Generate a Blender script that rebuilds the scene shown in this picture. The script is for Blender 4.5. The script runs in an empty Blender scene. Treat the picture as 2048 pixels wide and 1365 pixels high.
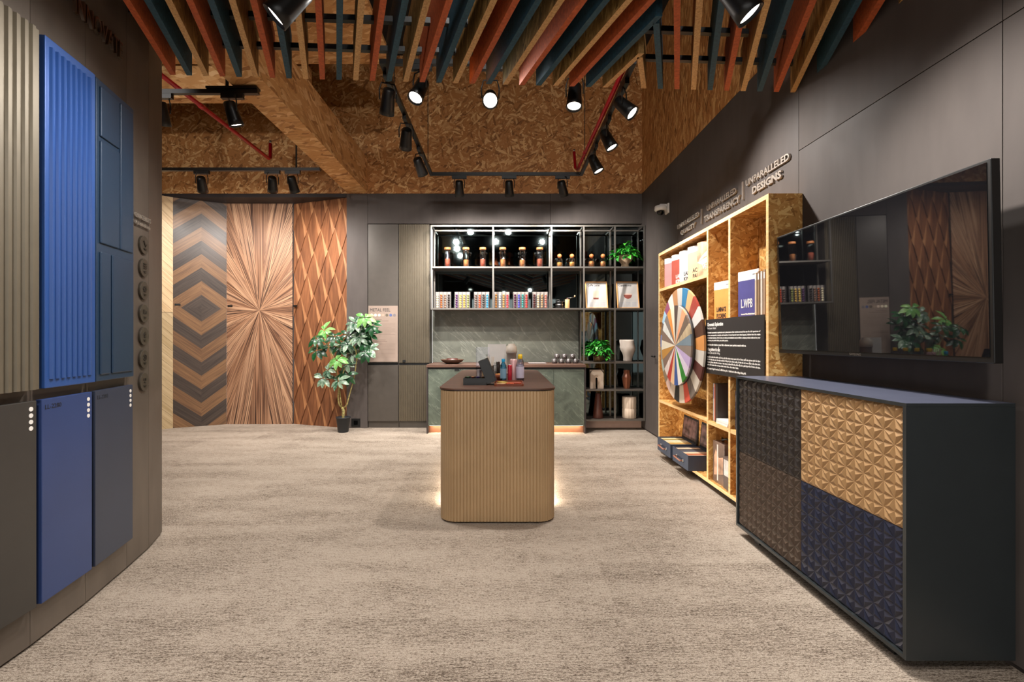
import bpy, bmesh, math, random
from mathutils import Vector, Matrix
random.seed(7)
R = math.radians
S = bpy.context.scene
COL = S.collection

# ------------------------------------------------------------------ camera
F = 935.0                                   # focal length in pixels of a 2048 px wide frame
cam_d = bpy.data.cameras.new('camera')
cam = bpy.data.objects.new('camera', cam_d); COL.objects.link(cam)
cam_d.sensor_width = 36.0
cam_d.lens = F / 2048 * 36
cam_d.shift_x = (1024 - 1008) / 2048
cam_d.shift_y = -(682.5 - 678) / 2048
cam_d.clip_start = 0.02
cam.location = (0, 0, 1.2); cam.rotation_euler = (R(90), 0, 0)
S.camera = cam

# ------------------------------------------------------------------ world, exposure
W = bpy.data.worlds.new('world'); S.world = W; W.use_nodes = True
W.node_tree.nodes['Background'].inputs[0].default_value = (1.0, 0.97, 0.93, 1)
W.node_tree.nodes['Background'].inputs[1].default_value = 1.9
S.view_settings.view_transform = 'Standard'
S.view_settings.look = 'None'
S.view_settings.gamma = 1
S.view_settings.use_curve_mapping = False
S.view_settings.exposure = 0.05
S.cycles.max_bounces = 6; S.cycles.diffuse_bounces = 4; S.cycles.glossy_bounces = 3; S.cycles.transmission_bounces = 5
S.cycles.caustics_reflective = False; S.cycles.caustics_refractive = False
S.cycles.use_adaptive_sampling = True; S.cycles.adaptive_threshold = 0.045
SPOT = 1.0                                   # common scale for the lamps
WARM = (1.0, 0.95, 0.90)

# ------------------------------------------------------------------ colours and materials
def lin(h):
    h = h.lstrip('#')
    o = []
    for i in (0, 2, 4):
        c = int(h[i:i + 2], 16) / 255
        o.append(c / 12.92 if c <= 0.04045 else ((c + 0.055) / 1.055) ** 2.4)
    return (*o, 1)

class NT:
    def __init__(s, name):
        s.m = bpy.data.materials.new(name); s.m.use_nodes = True
        s.t = s.m.node_tree; s.b = s.t.nodes['Principled BSDF']
    def n(s, kind, **kw):
        nd = s.t.nodes.new(kind)
        for k, v in kw.items(): setattr(nd, k, v)
        return nd
    def l(s, a, b): s.t.links.new(a, b)
    def uv(s): return s.n('ShaderNodeTexCoord').outputs['UV']
    def obj(s): return s.n('ShaderNodeTexCoord').outputs['Object']
    def map(s, src, scale=(1, 1, 1), rot=(0, 0, 0), loc=(0, 0, 0)):
        m = s.n('ShaderNodeMapping'); s.l(src, m.inputs[0])
        m.inputs['Scale'].default_value = scale; m.inputs['Rotation'].default_value = rot; m.inputs['Location'].default_value = loc
        return m.outputs[0]
    def noise(s, src, scale, detail=2, rough=0.5, dim='3D', dist=0):
        m = s.n('ShaderNodeTexNoise', noise_dimensions=dim); s.l(src, m.inputs['Vector'])
        m.inputs['Scale'].default_value = scale; m.inputs['Detail'].default_value = detail
        m.inputs['Roughness'].default_value = rough; m.inputs['Distortion'].default_value = dist
        return m.outputs[0]
    def ramp(s, src, stops):
        r = s.n('ShaderNodeValToRGB'); s.l(src, r.inputs[0])
        e = r.color_ramp.elements
        while len(e) < len(stops): e.new(0.5)
        for i, (p, c) in enumerate(stops):
            e[i].position = p; e[i].color = lin(c) if isinstance(c, str) else c
        return r.outputs[0]
    def mix(s, f, a, b, mode='MIX'):
        m = s.n('ShaderNodeMix', data_type='RGBA', blend_type=mode)
        for sock, v in ((m.inputs[0], f), (m.inputs[6], a), (m.inputs[7], b)):
            if hasattr(v, 'links') or hasattr(v, 'node'): s.l(v, sock)
            elif isinstance(v, (int, float)): sock.default_value = v
            else: sock.default_value = lin(v) if isinstance(v, str) else v
        return m.outputs[2]
    def math(s, op, a, b=0.0):
        m = s.n('ShaderNodeMath', operation=op)
        for sock, v in ((m.inputs[0], a), (m.inputs[1], b)):
            if hasattr(v, 'node'): s.l(v, sock)
            else: sock.default_value = v
        return m.outputs[0]
    def bump(s, h, strength=0.3, dist=0.002):
        b = s.n('ShaderNodeBump'); b.inputs['Strength'].default_value = strength; b.inputs['Distance'].default_value = dist
        s.l(h, b.inputs['Height']); s.l(b.outputs[0], s.b.inputs['Normal'])
    def base(s, c):
        if hasattr(c, 'node'): s.l(c, s.b.inputs['Base Color'])
        else: s.b.inputs['Base Color'].default_value = lin(c) if isinstance(c, str) else c
    def pbr(s, rough=0.5, metal=0.0, spec=0.5):
        s.b.inputs['Roughness'].default_value = rough; s.b.inputs['Metallic'].default_value = metal
        s.b.inputs['Specular IOR Level'].default_value = spec
        return s

CACHE = {}
def plain(hexc, rough=0.5, metal=0.0, var=0.025, scale=14.0, spec=0.5, name=None):
    key = (hexc, rough, metal, var, scale, spec)
    if key in CACHE: return CACHE[key]
    n = NT(name or 'paint_' + hexc.strip('#'))
    c = lin(hexc)
    no = n.noise(n.obj(), scale, 3)
    d = tuple(max(0, x * (1 - var * 2)) for x in c[:3]) + (1,)
    e = tuple(min(1, x * (1 + var * 2)) for x in c[:3]) + (1,)
    n.base(n.ramp(no, [(0.3, d), (0.7, e)])); n.pbr(rough, metal, spec)
    CACHE[key] = n.m
    return n.m

def emit(hexc, strength):
    n = NT('light_' + hexc.strip('#'))
    n.base('#ffffff'); n.b.inputs['Emission Color'].default_value = lin(hexc); n.b.inputs['Emission Strength'].default_value = strength
    no = n.noise(n.obj(), 3, 0)
    n.l(n.math('ADD', n.math('MULTIPLY', no, 0.02 * strength), strength), n.b.inputs['Emission Strength'])
    n.m.cycles.emission_sampling = 'NONE'
    return n.m

def glass(name, tint='#ffffff', rough=0.02, gloss=1.0):
    """thin clear wall: lets light through with its tint and mirrors by angle"""
    n = NT(name); c = lin(tint)
    out = n.t.nodes['Material Output']; n.t.nodes.remove(n.b)
    tr = n.n('ShaderNodeBsdfTransparent'); gl = n.n('ShaderNodeBsdfGlossy'); mx = n.n('ShaderNodeMixShader')
    gl.inputs['Roughness'].default_value = rough
    lw = n.n('ShaderNodeLayerWeight'); lw.inputs['Blend'].default_value = 0.30
    no = n.noise(n.obj(), 8, 1)
    d = tuple(max(0, x - .05) for x in c[:3]) + (1,)
    n.l(n.ramp(no, [(0.2, d), (0.8, c)]), tr.inputs['Color'])
    n.l(n.math('ADD', n.math('MULTIPLY', lw.outputs['Fresnel'], 0.75 * gloss), 0.02), mx.inputs[0])
    n.l(tr.outputs[0], mx.inputs[1]); n.l(gl.outputs[0], mx.inputs[2]); n.l(mx.outputs[0], out.inputs['Surface'])
    return n.m

def osb(name, dark, mid, light, angles=(20, -25, 75, 128), L=9.0, Wd=46.0, rough=0.6):
    n = NT(name)
    uv = n.uv()
    nz = n.n('ShaderNodeTexNoise', noise_dimensions='2D'); n.l(uv, nz.inputs['Vector']); nz.inputs['Scale'].default_value = 7; nz.inputs['Detail'].default_value = 1
    va = n.n('ShaderNodeVectorMath', operation='SCALE'); n.l(nz.outputs['Color'], va.inputs[0]); va.inputs['Scale'].default_value = 0.05
    vb = n.n('ShaderNodeVectorMath', operation='ADD'); n.l(uv, vb.inputs[0]); n.l(va.outputs[0], vb.inputs[1])
    best_sel = best_val = None
    for i, a in enumerate(angles):
        mp = n.map(vb.outputs[0], (1, 1, 1), (0, 0, R(a)), (i * 3.7, i * 1.9, 0))
        mp = n.map(mp, (L, Wd, 1))
        v = n.n('ShaderNodeTexVoronoi', voronoi_dimensions='2D', feature='F1'); n.l(mp, v.inputs['Vector']); v.inputs['Scale'].default_value = 1
        sc = n.n('ShaderNodeSeparateColor'); n.l(v.outputs['Color'], sc.inputs[0])
        if best_sel is None: best_sel, best_val = sc.outputs[0], sc.outputs[1]
        else:
            g = n.math('GREATER_THAN', sc.outputs[0], best_sel)
            mv = n.n('ShaderNodeMix', data_type='FLOAT'); n.l(g, mv.inputs[0]); n.l(best_val, mv.inputs[2]); n.l(sc.outputs[1], mv.inputs[3])
            best_val = mv.outputs[0]
            best_sel = n.math('MAXIMUM', best_sel, sc.outputs[0])
    fine = n.noise(n.map(uv, (14, 60, 1), (0, 0, R(30))), 3, 3)
    v2 = n.math('ADD', n.math('MULTIPLY', best_val, 0.75), n.math('MULTIPLY', fine, 0.3))
    n.base(n.ramp(v2, [(0.10, dark), (0.36, mid), (0.62, mid), (0.86, light)]))
    n.pbr(rough, 0, 0.35); n.bump(best_val, 0.15, 0.002)
    return n.m

def wood(name, dark, light, scale=(3, 60, 1), rough=0.45, rot=0.0):
    n = NT(name)
    uv = n.uv()
    mp = n.map(uv, (1, 1, 1), (0, 0, rot)); mp2 = n.map(mp, scale)
    a = n.noise(mp2, 1.0, 4, 0.6, dist=0.4)
    oi = n.n('ShaderNodeObjectInfo').outputs['Random']
    f = n.math('ADD', a, n.math('MULTIPLY', n.math('SUBTRACT', oi, 0.5), 0.14))
    n.base(n.ramp(f, [(0.30, dark), (0.66, light)])); n.pbr(rough, 0, 0.4)
    return n.m

def carpet():
    n = NT('carpet'); uv = n.uv()
    st = n.noise(n.map(uv, (16, 130, 1)), 1.0, 3, 0.6)
    fine = n.noise(n.map(uv, (85, 230, 1)), 1.0, 2, 0.75)
    big = n.noise(n.map(uv, (1.2, 4.0, 1)), 1.3, 2)
    b = n.n('ShaderNodeTexBrick'); n.l(uv, b.inputs['Vector']); b.inputs['Scale'].default_value = 1
    b.inputs['Color1'].default_value = (0.30, 0.30, 0.30, 1); b.inputs['Color2'].default_value = (0.70, 0.70, 0.70, 1)
    b.inputs['Mortar'].default_value = (0.5, 0.5, 0.5, 1); b.inputs['Mortar Size'].default_value = 0
    b.inputs['Brick Width'].default_value = 1.0; b.inputs['Row Height'].default_value = 0.5
    v = n.math('ADD', n.math('MULTIPLY', st, 0.46), n.math('MULTIPLY', fine, 0.76))
    v = n.math('ADD', v, n.math('MULTIPLY', n.math('SUBTRACT', big, 0.5), 0.24))
    v = n.math('ADD', v, n.math('MULTIPLY', n.math('SUBTRACT', b.outputs[0], 0.5), 0.10))
    pile = n.noise(n.map(uv, (300, 420, 1)), 1.0, 1, 0.6)
    col = n.ramp(v, [(0.43, '#54483d'), (0.55, '#94877a'), (0.63, '#bcafa0'), (0.82, '#c6baac')])
    n.base(n.mix(0.85, col, n.ramp(pile, [(0.32, '#a89d90'), (0.60, '#ffffff')]), 'MULTIPLY'))
    n.pbr(0.95, 0, 0.1); n.bump(fine, 0.6, 0.004)
    return n.m

def stone(name, dark, light, vein, scale=1.6, rough=0.35, veinw=0.5):
    n = NT(name); uv = n.uv()
    a = n.noise(n.map(uv, (1, 1, 1), (0, 0, 0.6)), scale * 2, 6, 0.65, dist=0.8)
    base = n.ramp(a, [(0.32, dark), (0.68, light)])
    w = n.noise(n.map(n.map(uv, (1, 1, 1), (0, 0, 0.75)), (0.7, 4.5, 1)), scale * 1.4, 4, 0.55, dist=0.5)
    vv = n.ramp(w, [(0.485, (0, 0, 0, 1)), (0.5, (1, 1, 1, 1)), (0.515, (0, 0, 0, 1))])
    f = n.math('MULTIPLY', vv, veinw)
    n.base(n.mix(f, base, vein)); n.pbr(rough, 0, 0.5)
    return n.m

def concrete(name, a, b, rough=0.7):
    n = NT(name); uv = n.uv()
    x = n.noise(uv, 1.3, 5, 0.6, dist=0.3); y = n.noise(n.map(uv, (3, 0.6, 1)), 4, 3)
    f = n.math('ADD', n.math('MULTIPLY', x, 0.7), n.math('MULTIPLY', y, 0.3))
    n.base(n.ramp(f, [(0.3, a), (0.7, b)])); n.pbr(rough, 0, 0.3)
    r = n.ramp(x, [(0.3, (rough - .12,) * 3 + (1,)), (0.7, (rough + .1,) * 3 + (1,))]); n.l(r, n.b.inputs['Roughness'])
    return n.m

M = {}
M['osb_wall'] = osb('osb_wall', '#6f4521', '#b37a44', '#e0b47c', L=9, Wd=46)
M['osb_right'] = osb('osb_right', '#6f4521', '#b37a44', '#d8aa6e', angles=(78, 98, 88, 60), L=9, Wd=46)
M['osb_ceiling'] = osb('osb_ceiling', '#8a5a2e', '#cc9a62', '#e6c08c', angles=(5, -12, 14, 40), L=7, Wd=30)
M['osb_shelf'] = osb('osb_shelf', '#8a5826', '#c48e4b', '#e8c07c', L=13, Wd=62)
M['osb_slat'] = osb('osb_slat', '#5a4020', '#8f6a38', '#bb9358', angles=(70, 100, 85, 60), L=9, Wd=50)
M['slat_edge'] = wood('slat_edge', '#a87c46', '#d6ab70', (90, 90, 1))
M['slat_orange'] = plain('#b5562a', 0.7, var=0.12, scale=60)
M['slat_blue'] = plain('#1d4656', 0.7, var=0.15, scale=60)
M['ply_edge'] = wood('ply_edge', '#d8ac72', '#efcd98', (6, 60, 1))
M['carpet'] = carpet()
M['wall'] = concrete('wall_laminate', '#453e3b', '#57504c')
M['wall_left'] = concrete('left_wall_laminate', '#4c443d', '#675d54', 0.5)
M['header'] = plain('#2b2322', 0.6)
M['black'] = plain('#0b0b0b', 0.45)
M['blackgloss'] = plain('#070707', 0.12)
M['lampblack'] = plain('#0d0d0d', 0.38)
M['ceiling'] = plain('#0c0a09', 0.9)
M['red'] = plain('#a3121c', 0.35)
M['steel'] = plain('#b9b5b0', 0.28, 1.0)
M['letter'] = plain('#cfc5ba', 0.3, 0.7)
M['letter_dim'] = plain('#a08f80', 0.3, 1.0)
M['frame'] = plain('#7a756f', 0.38, 0.75)
M['frame_shelf'] = plain('#6a5f58', 0.5, 0.2)
M['cab'] = plain('#4d4741', 0.42, 0.25)
M['cab_flute'] = plain('#665d4e', 0.38, 0.45)
M['bronze'] = plain('#b0926c', 0.42, 0.15, var=0.04, scale=4)
M['island_top'] = wood('island_top', '#4b342a', '#6b4c3d', (2, 26, 1), 0.42)
M['worktop'] = wood('worktop', '#50392f', '#6c5043', (2, 26, 1), 0.42)
M['marble'] = stone('green_marble', '#3f473e', '#626a5e', '#9aa292', 1.8, 0.35, 0.32)
M['splash'] = stone('splash_marble', '#66695f', '#85887b', '#bfc1b2', 1.5, 0.4, 0.36)
M['copper'] = plain('#c08a6c', 0.3, 0.7)
M['white'] = plain('#e8e4de', 0.55, var=0.02)
M['white_gloss'] = plain('#efece8', 0.25, var=0.02)
M['pot'] = plain('#24262a', 0.55)
M['soil'] = plain('#2c2018', 0.95, var=0.3, scale=60)
M['glass'] = glass('clear_glass')
M['acrylic'] = glass('acrylic', '#fbfbff')
M['lens'] = emit('#fff4e6', 9.0)
M['led'] = emit('#ffdcb0', 4.0)

def mirror():
    n = NT('smoked_mirror'); no = n.noise(n.obj(), 2, 2)
    n.base(n.ramp(no, [(0.2, (0.085, 0.11, 0.112, 1)), (0.8, (0.11, 0.135, 0.135, 1))])); n.pbr(0.03, 1.0)
    return n.m
M['mirror'] = mirror()
def tvglass():
    n = NT('tv_glass'); no = n.noise(n.obj(), 2, 2)
    n.base(n.ramp(no, [(0.2, (0.004, 0.004, 0.005, 1)), (0.8, (0.006, 0.006, 0.007, 1))])); n.pbr(0.02, 0, 0.5)
    n.b.inputs['IOR'].default_value = 1.75
    return n.m
M['tv'] = tvglass()

# ------------------------------------------------------------------ mesh building
class MB:
    def __init__(s): s.v = []; s.f = []; s.mi = []; s.sm = []
    def add(s, vs, fs, mi=0, smooth=False):
        o = len(s.v); s.v += [tuple(v) for v in vs]
        for f in fs: s.f.append(tuple(i + o for i in f)); s.mi.append(mi); s.sm.append(smooth)
        return s
    def box(s, x0, x1, y0, y1, z0, z1, mi=0, front=None, top=None):
        vs = [(x0, y0, z0), (x1, y0, z0), (x1, y1, z0), (x0, y1, z0), (x0, y0, z1), (x1, y0, z1), (x1, y1, z1), (x0, y1, z1)]
        fs = [(3, 2, 1, 0), (4, 5, 6, 7), (0, 1, 5, 4), (1, 2, 6, 5), (2, 3, 7, 6), (3, 0, 4, 7)]
        o = len(s.f); s.add(vs, fs, mi)
        if front is not None: s.mi[o + 2] = front
        if top is not None: s.mi[o + 1] = top
        return s
    def prism(s, poly, axis, a, b, mi=0):
        """extrude a 2D polygon: axis 'z' -> (x,y), 'y' -> (x,z), 'x' -> (y,z)"""
        def P(p, t): return {'z': (p[0], p[1], t), 'y': (p[0], t, p[1]), 'x': (t, p[0], p[1])}[axis]
        n = len(poly)
        vs = [P(p, a) for p in poly] + [P(p, b) for p in poly]
        fs = [tuple(range(n))[::-1], tuple(range(n, 2 * n))] + [(i, (i + 1) % n, (i + 1) % n + n, i + n) for i in range(n)]
        return s.add(vs, fs, mi)
    def ring(s, p0, p1, r0, r1, n=16, caps=(True, True), mi=0, smooth=True):
        p0, p1 = Vector(p0), Vector(p1); d = (p1 - p0).normalized()
        u = d.orthogonal().normalized(); w = d.cross(u)
        vs = []
        for p, r in ((p0, r0), (p1, r1)):
            for i in range(n):
                a = 2 * math.pi * i / n; vs.append(p + (u * math.cos(a) + w * math.sin(a)) * r)
        s.add(vs, [(i, (i + 1) % n, (i + 1) % n + n, i + n) for i in range(n)], mi, smooth)
        o = len(s.v) - 2 * n
        if caps[0]: s.f.append(tuple(o + i for i in range(n))[::-1]); s.mi.append(mi); s.sm.append(False)
        if caps[1]: s.f.append(tuple(o + n + i for i in range(n))); s.mi.append(mi); s.sm.append(False)
        return s
    def tube(s, pts, r, n=8, mi=0):
        pts = [Vector(p) for p in pts]
        rs = r if isinstance(r, (list, tuple)) else [r] * len(pts)
        vs = []; up = None
        for i, p in enumerate(pts):
            d = (pts[min(i + 1, len(pts) - 1)] - pts[max(i - 1, 0)]).normalized()
            u = d.orthogonal().normalized() if up is None else (up - d * up.dot(d)).normalized()
            up = u; w = d.cross(u)
            for k in range(n):
                a = 2 * math.pi * k / n; vs.append(p + (u * math.cos(a) + w * math.sin(a)) * rs[i])
        fs = []
        for i in range(len(pts) - 1):
            for k in range(n): fs.append((i * n + k, i * n + (k + 1) % n, (i + 1) * n + (k + 1) % n, (i + 1) * n + k))
        s.add(vs, fs, mi, True)
        o = len(s.v) - len(vs)
        s.f.append(tuple(o + k for k in range(n))[::-1]); s.mi.append(mi); s.sm.append(False)
        s.f.append(tuple(o + (len(pts) - 1) * n + k for k in range(n))); s.mi.append(mi); s.sm.append(False)
        return s
    def lathe(s, prof, n=24, c=(0, 0, 0), mi=0, mod=None, smooth=True):
        vs = []
        for j, (r, z) in enumerate(prof):
            for i in range(n):
                a = 2 * math.pi * i / n; rr = r * (mod(a, z) if mod else 1)
                vs.append((c[0] + rr * math.cos(a), c[1] + rr * math.sin(a), c[2] + z))
        fs = []
        for j in range(len(prof) - 1):
            for i in range(n): fs.append((j * n + i, j * n + (i + 1) % n, (j + 1) * n + (i + 1) % n, (j + 1) * n + i))
        s.add(vs, fs, mi, smooth)
        o = len(s.v) - len(vs)
        if prof[0][0] > 1e-6: s.f.append(tuple(o + i for i in range(n))[::-1]); s.mi.append(mi); s.sm.append(False)
        if prof[-1][0] > 1e-6: s.f.append(tuple(o + (len(prof) - 1) * n + i for i in range(n))); s.mi.append(mi); s.sm.append(False)
        return s
    def mesh(s, name, uvoff=None):
        me = bpy.data.meshes.new(name); me.from_pydata(s.v, [], s.f); me.update()
        for p, mi, sm in zip(me.polygons, s.mi, s.sm): p.material_index = mi; p.use_smooth = sm
        box_uv(me, uvoff)
        return me
    def build(s, name, mats, parent=None, loc=None, rotz=0.0, bevel=0.0, uvoff=None, matrix=None):
        me = s.mesh(name, uvoff)
        return link(name, me, mats, parent, loc, rotz, bevel, matrix)

def box_uv(me, off=None):
    if off is None: off = (random.uniform(0, 9), random.uniform(0, 9))
    uvl = me.uv_layers.new(name='UVMap')
    for p in me.polygons:
        n = p.normal; ax = max(range(3), key=lambda i: abs(n[i]))
        for li in p.loop_indices:
            v = me.vertices[me.loops[li].vertex_index].co
            a, b = ((v.y, v.z), (v.x, v.z), (v.x, v.y))[ax]
            uvl.data[li].uv = (a + off[0], b + off[1])

def link(name, me, mats, parent=None, loc=None, rotz=0.0, bevel=0.0, matrix=None):
    o = bpy.data.objects.new(name, me); COL.objects.link(o)
    if len(me.materials) == 0:
        for m in (mats if isinstance(mats, (list, tuple)) else [mats]): me.materials.append(M[m] if isinstance(m, str) else m)
    if parent: o.parent = parent
    if matrix is not None: o.matrix_local = matrix
    else:
        if loc: o.location = loc
        o.rotation_euler = (0, 0, rotz)
    if bevel:
        b = o.modifiers.new('bevel', 'BEVEL'); b.width = bevel; b.segments = 2; b.limit_method = 'ANGLE'; b.angle_limit = R(40)
    return o

def tag(o, label, cat, group=None):
    o['label'] = label; o['category'] = cat
    if group: o['group'] = group
    return o
def thing(name, label, cat, loc=(0, 0, 0), rotz=0.0, group=None):
    o = bpy.data.objects.new(name, None); COL.objects.link(o)
    o.empty_display_size = 0.05
    o.location = loc; o.rotation_euler = (0, 0, rotz)
    return tag(o, label, cat, group)
def struct(o): o['kind'] = 'structure'; return o
def part_label(o, t): o['label'] = t; return o

def textmesh(body, size, extrude=0.001, width=None, bold=0.0, align='LEFT', shear=0.0, height=None):
    cu = bpy.data.curves.new('txt', 'FONT'); cu.body = body; cu.size = size; cu.extrude = extrude
    cu.resolution_u = 2; cu.align_x = align; cu.offset = bold; cu.shear = shear
    ob = bpy.data.objects.new('txt', cu); COL.objects.link(ob)
    bpy.context.view_layer.update()
    dg = bpy.context.evaluated_depsgraph_get()
    me = bpy.data.meshes.new_from_object(ob.evaluated_get(dg))
    bpy.data.objects.remove(ob); bpy.data.curves.remove(cu)
    me.materials.clear()
    xs = [v.co.x for v in me.vertices] or [0, 1]; ys = [v.co.y for v in me.vertices] or [0, 1]
    sx = width / (max(xs) - min(xs)) if width else 1
    sy = height / (max(ys) - min(ys)) if height else 1
    x0 = min(xs) if align == 'LEFT' and width else 0
    y0 = min(ys) if height else 0
    for v in me.vertices: v.co.x = (v.co.x - x0) * sx; v.co.y = (v.co.y - y0) * sy
    for p in me.polygons: p.material_index = 0
    return me
# letters stand upright facing local -y : x -> x, y -> z, z -> -y
UP = Matrix(((1, 0, 0, 0), (0, 0, -1, 0), (0, 1, 0, 0), (0, 0, 0, 1)))
def text(name, body, size, mat, parent, loc, **kw):
    me = textmesh(body, size, **kw); me.name = name
    return link(name, me, mat, parent, matrix=Matrix.Translation(loc) @ UP)

def clip(poly, x0, x1, y0, y1):
    def cut(ps, f):
        out = []
        for i in range(len(ps)):
            a, b = ps[i], ps[(i + 1) % len(ps)]; fa, fb = f(a), f(b)
            if fa >= 0: out.append(a)
            if (fa >= 0) != (fb >= 0):
                t = fa / (fa - fb); out.append((a[0] + (b[0] - a[0]) * t, a[1] + (b[1] - a[1]) * t))
        return out
    for f in (lambda p: p[0] - x0, lambda p: x1 - p[0], lambda p: p[1] - y0, lambda p: y1 - p[1]):
        if len(poly) < 3: return []
        poly = cut(poly, f)
    out = []
    for p in poly:
        if not out or (abs(p[0] - out[-1][0]) + abs(p[1] - out[-1][1]) > 1e-5): out.append(p)
    if len(out) > 1 and abs(out[0][0] - out[-1][0]) + abs(out[0][1] - out[-1][1]) < 1e-5: out.pop()
    ar = sum(out[i][0] * out[(i + 1) % len(out)][1] - out[(i + 1) % len(out)][0] * out[i][1] for i in range(len(out))) / 2 if len(out) > 2 else 0
    return out if abs(ar) > 1e-5 else []

# ------------------------------------------------------------------ main dimensions
BW = 6.27          # back wall plane (front of the tall cabinets)
RX = 1.85          # right wall
ZO = 3.15          # where the chipboard starts above the dark walls
ZC = 5.0

# ------------------------------------------------------------------ SETTING
struct(MB().box(-6.2, RX + 0.2, -4.0, 7.2, -0.1, 0).build('floor', 'carpet', uvoff=(0, 0)))
struct(MB().box(-6.2, RX + 0.2, -4.0, 7.2, ZC, ZC + 0.1).build('ceiling', 'ceiling'))
struct(MB().box(-6.2, RX + 0.2, -4.1, -4.0, 2.62, ZC).build('wall_front', 'header'))
struct(MB().box(-6.3, -6.2, -4.0, 7.2, 0, ZC).build('wall_far_left', 'wall'))

# back wall: chipboard above, dark boards below
wb = MB().box(-6.2, RX + 0.2, BW, BW + 0.12, ZO, ZC).build('wall_back', 'osb_wall'); struct(wb)
JX = -0.02
MB().box(-2.11, -1.832, BW, BW + 0.1, 0, ZO - 0.002).build('panel', 'wall', wb)
MB().box(-1.828, 0.62, BW, BW + 0.1, 2.746, ZO - 0.002).build('panel', 'wall', wb)
MB().box(0.624, 1.85, BW, BW + 0.1, 2.746, ZO - 0.002).build('panel', 'wall', wb)
MB().box(-6.2, -2.114, BW, BW + 0.6, 3.10, ZO - 0.002).build('header', 'header', wb)
MB().box(-1.0, 1.86, 6.55, 6.65, 0, 2.75).build('panel', 'wall', wb)
MB().box(-1.83, RX, BW + 0.1, BW + 0.3, 2.746, 2.80).build('soffit', 'header', wb)

# right wall: dark boards with open joints, chipboard above
wr = MB().box(RX + 0.012, RX + 0.2, -4.0, 7.2, 0, ZC).build('wall_right', 'header'); struct(wr)
ys = [-4.0, -3.06, -1.86, -0.66, 0.54, 1.735, 2.935, 4.98, 6.05, 7.2]
for i in range(len(ys) - 1):
    split = 2.38 if i < 6 else None
    lv = [(0.02, 2.378), (2.382, ZO - 0.002)] if split else [(0.02, ZO - 0.002)]
    for z0, z1 in lv:
        MB().box(RX, RX + 0.014, ys[i] + 0.0015, ys[i + 1] - 0.0015, z0, z1).build('panel', 'wall', wr, bevel=0.001)
for a, b in ((-4, 1.6), (1.603, 4.04), (4.043, 7.2)):
    MB().box(RX, RX + 0.014, a, b, ZO, ZC).build('chipboard_panel', 'osb_right', wr)
dh = MB().tube([(RX, 5.72, 0.985), (RX - 0.045, 5.72, 0.985), (RX - 0.045, 5.60, 0.985)], 0.009, 8).build('door_handle', 'black', wr)

# left display wall: gently curved run of boards
LW = [(-1.80, -0.9), (-1.80, 1.10), (-1.808, 1.46), (-1.835, 1.81), (-1.885, 2.105), (-1.962, 2.43), (-2.022, 2.66), (-2.105, 2.877)]
wl = MB().prism([(x - 0.008, y) for x, y in LW] + [(-2.9, 2.877), (-2.6, -0.9)], 'z', 0.02, ZC - 0.001).build('wall_left', 'header'); struct(wl)
def seg(i):
    a, b = Vector(LW[i]), Vector(LW[i + 1]); t = (b - a).normalized()
    return a, b, math.atan2(t.y, t.x), (b - a).length
for i in range(len(LW) - 1):
    a, b, ang, L = seg(i)
    MB().box(0.001, L - 0.001, 0, 0.012, 0.012, ZC - 0.01).build('panel', 'wall_left', wl, (a.x, a.y, 0), ang, uvoff=(i * 2.3, 1.1))

# chipboard ceiling field and the beam running to the back wall
cp = MB().box(-6.1, -3.3, -3.9, 4.93, 4.10, 4.14).build('ceiling_panel', 'osb_ceiling'); struct(cp); cp.name = 'ceiling_2'
MB().box(-3.297, -1.17, -3.9, 4.93, 4.10, 4.14).build('panel', 'osb_ceiling', cp)
struct(MB().box(-2.10, -1.83, 1.0, BW - 0.002, 3.16, 3.62).build('trim_1', 'osb_ceiling'))
struct(MB().box(-6.1, -2.104, 5.0, 5.12, 3.78, 4.14).build('trim_2', 'osb_ceiling'))

# ------------------------------------------------------------------ bay of three decor panels at the left of the back wall
BAY = [(-4.78, 5.95), (-4.44, 6.27), (-3.894, 6.56), (-2.968, 6.56), (-2.112, 6.255)]
ZT = 3.098
def bayframe(i):
    a, b = Vector(BAY[i]), Vector(BAY[i + 1]); t = (b - a)
    return a, math.atan2(t.y, t.x), t.length
def tilt_uv(me, ang):
    uvl = me.uv_layers[0]
    for p in me.polygons:
        for li in p.loop_indices:
            v = me.vertices[me.loops[li].vertex_index].co
            c, s_ = math.cos(ang), math.sin(ang)
            uvl.data[li].uv = (v.x * c + v.z * s_ + tilt_uv.k, -v.x * s_ + v.z * c + tilt_uv.k * 0.37)
    tilt_uv.k += 1.37
tilt_uv.k = 0.0
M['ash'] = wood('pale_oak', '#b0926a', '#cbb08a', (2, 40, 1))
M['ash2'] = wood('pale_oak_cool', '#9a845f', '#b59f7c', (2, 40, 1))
M['chev_dark'] = wood('smoked_walnut', '#332b27', '#4b4039', (2, 55, 1), 0.4)
M['chev_light'] = wood('brown_walnut', '#5a4130', '#7f5f42', (2, 55, 1), 0.4)
def rosewood(name, dark, mid, light):
    n = NT(name); uv = n.uv()
    a = n.noise(n.map(uv, (0.7, 120, 1)), 1.0, 2, 0.55)
    b = n.noise(n.map(uv, (1.2, 26, 1)), 1.0, 2, 0.5)
    f = n.math('ADD', n.math('MULTIPLY', a, 0.7), n.math('MULTIPLY', b, 0.3))
    n.base(n.ramp(f, [(0.40, dark), (0.48, mid), (0.60, light)])); n.pbr(0.45, 0, 0.4)
    return n.m
M['ray_a'] = rosewood('rosewood', '#241713', '#77523c', '#a88062')
M['ray_b'] = rosewood('rosewood_light', '#2e1e18', '#8c664e', '#ba9474')
M['dia_a'] = wood('teak', '#8a5735', '#ad7a50', (2.2, 30, 1), 0.55)  # lighter veneer on the slivers, their highlight put into the colour
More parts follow.
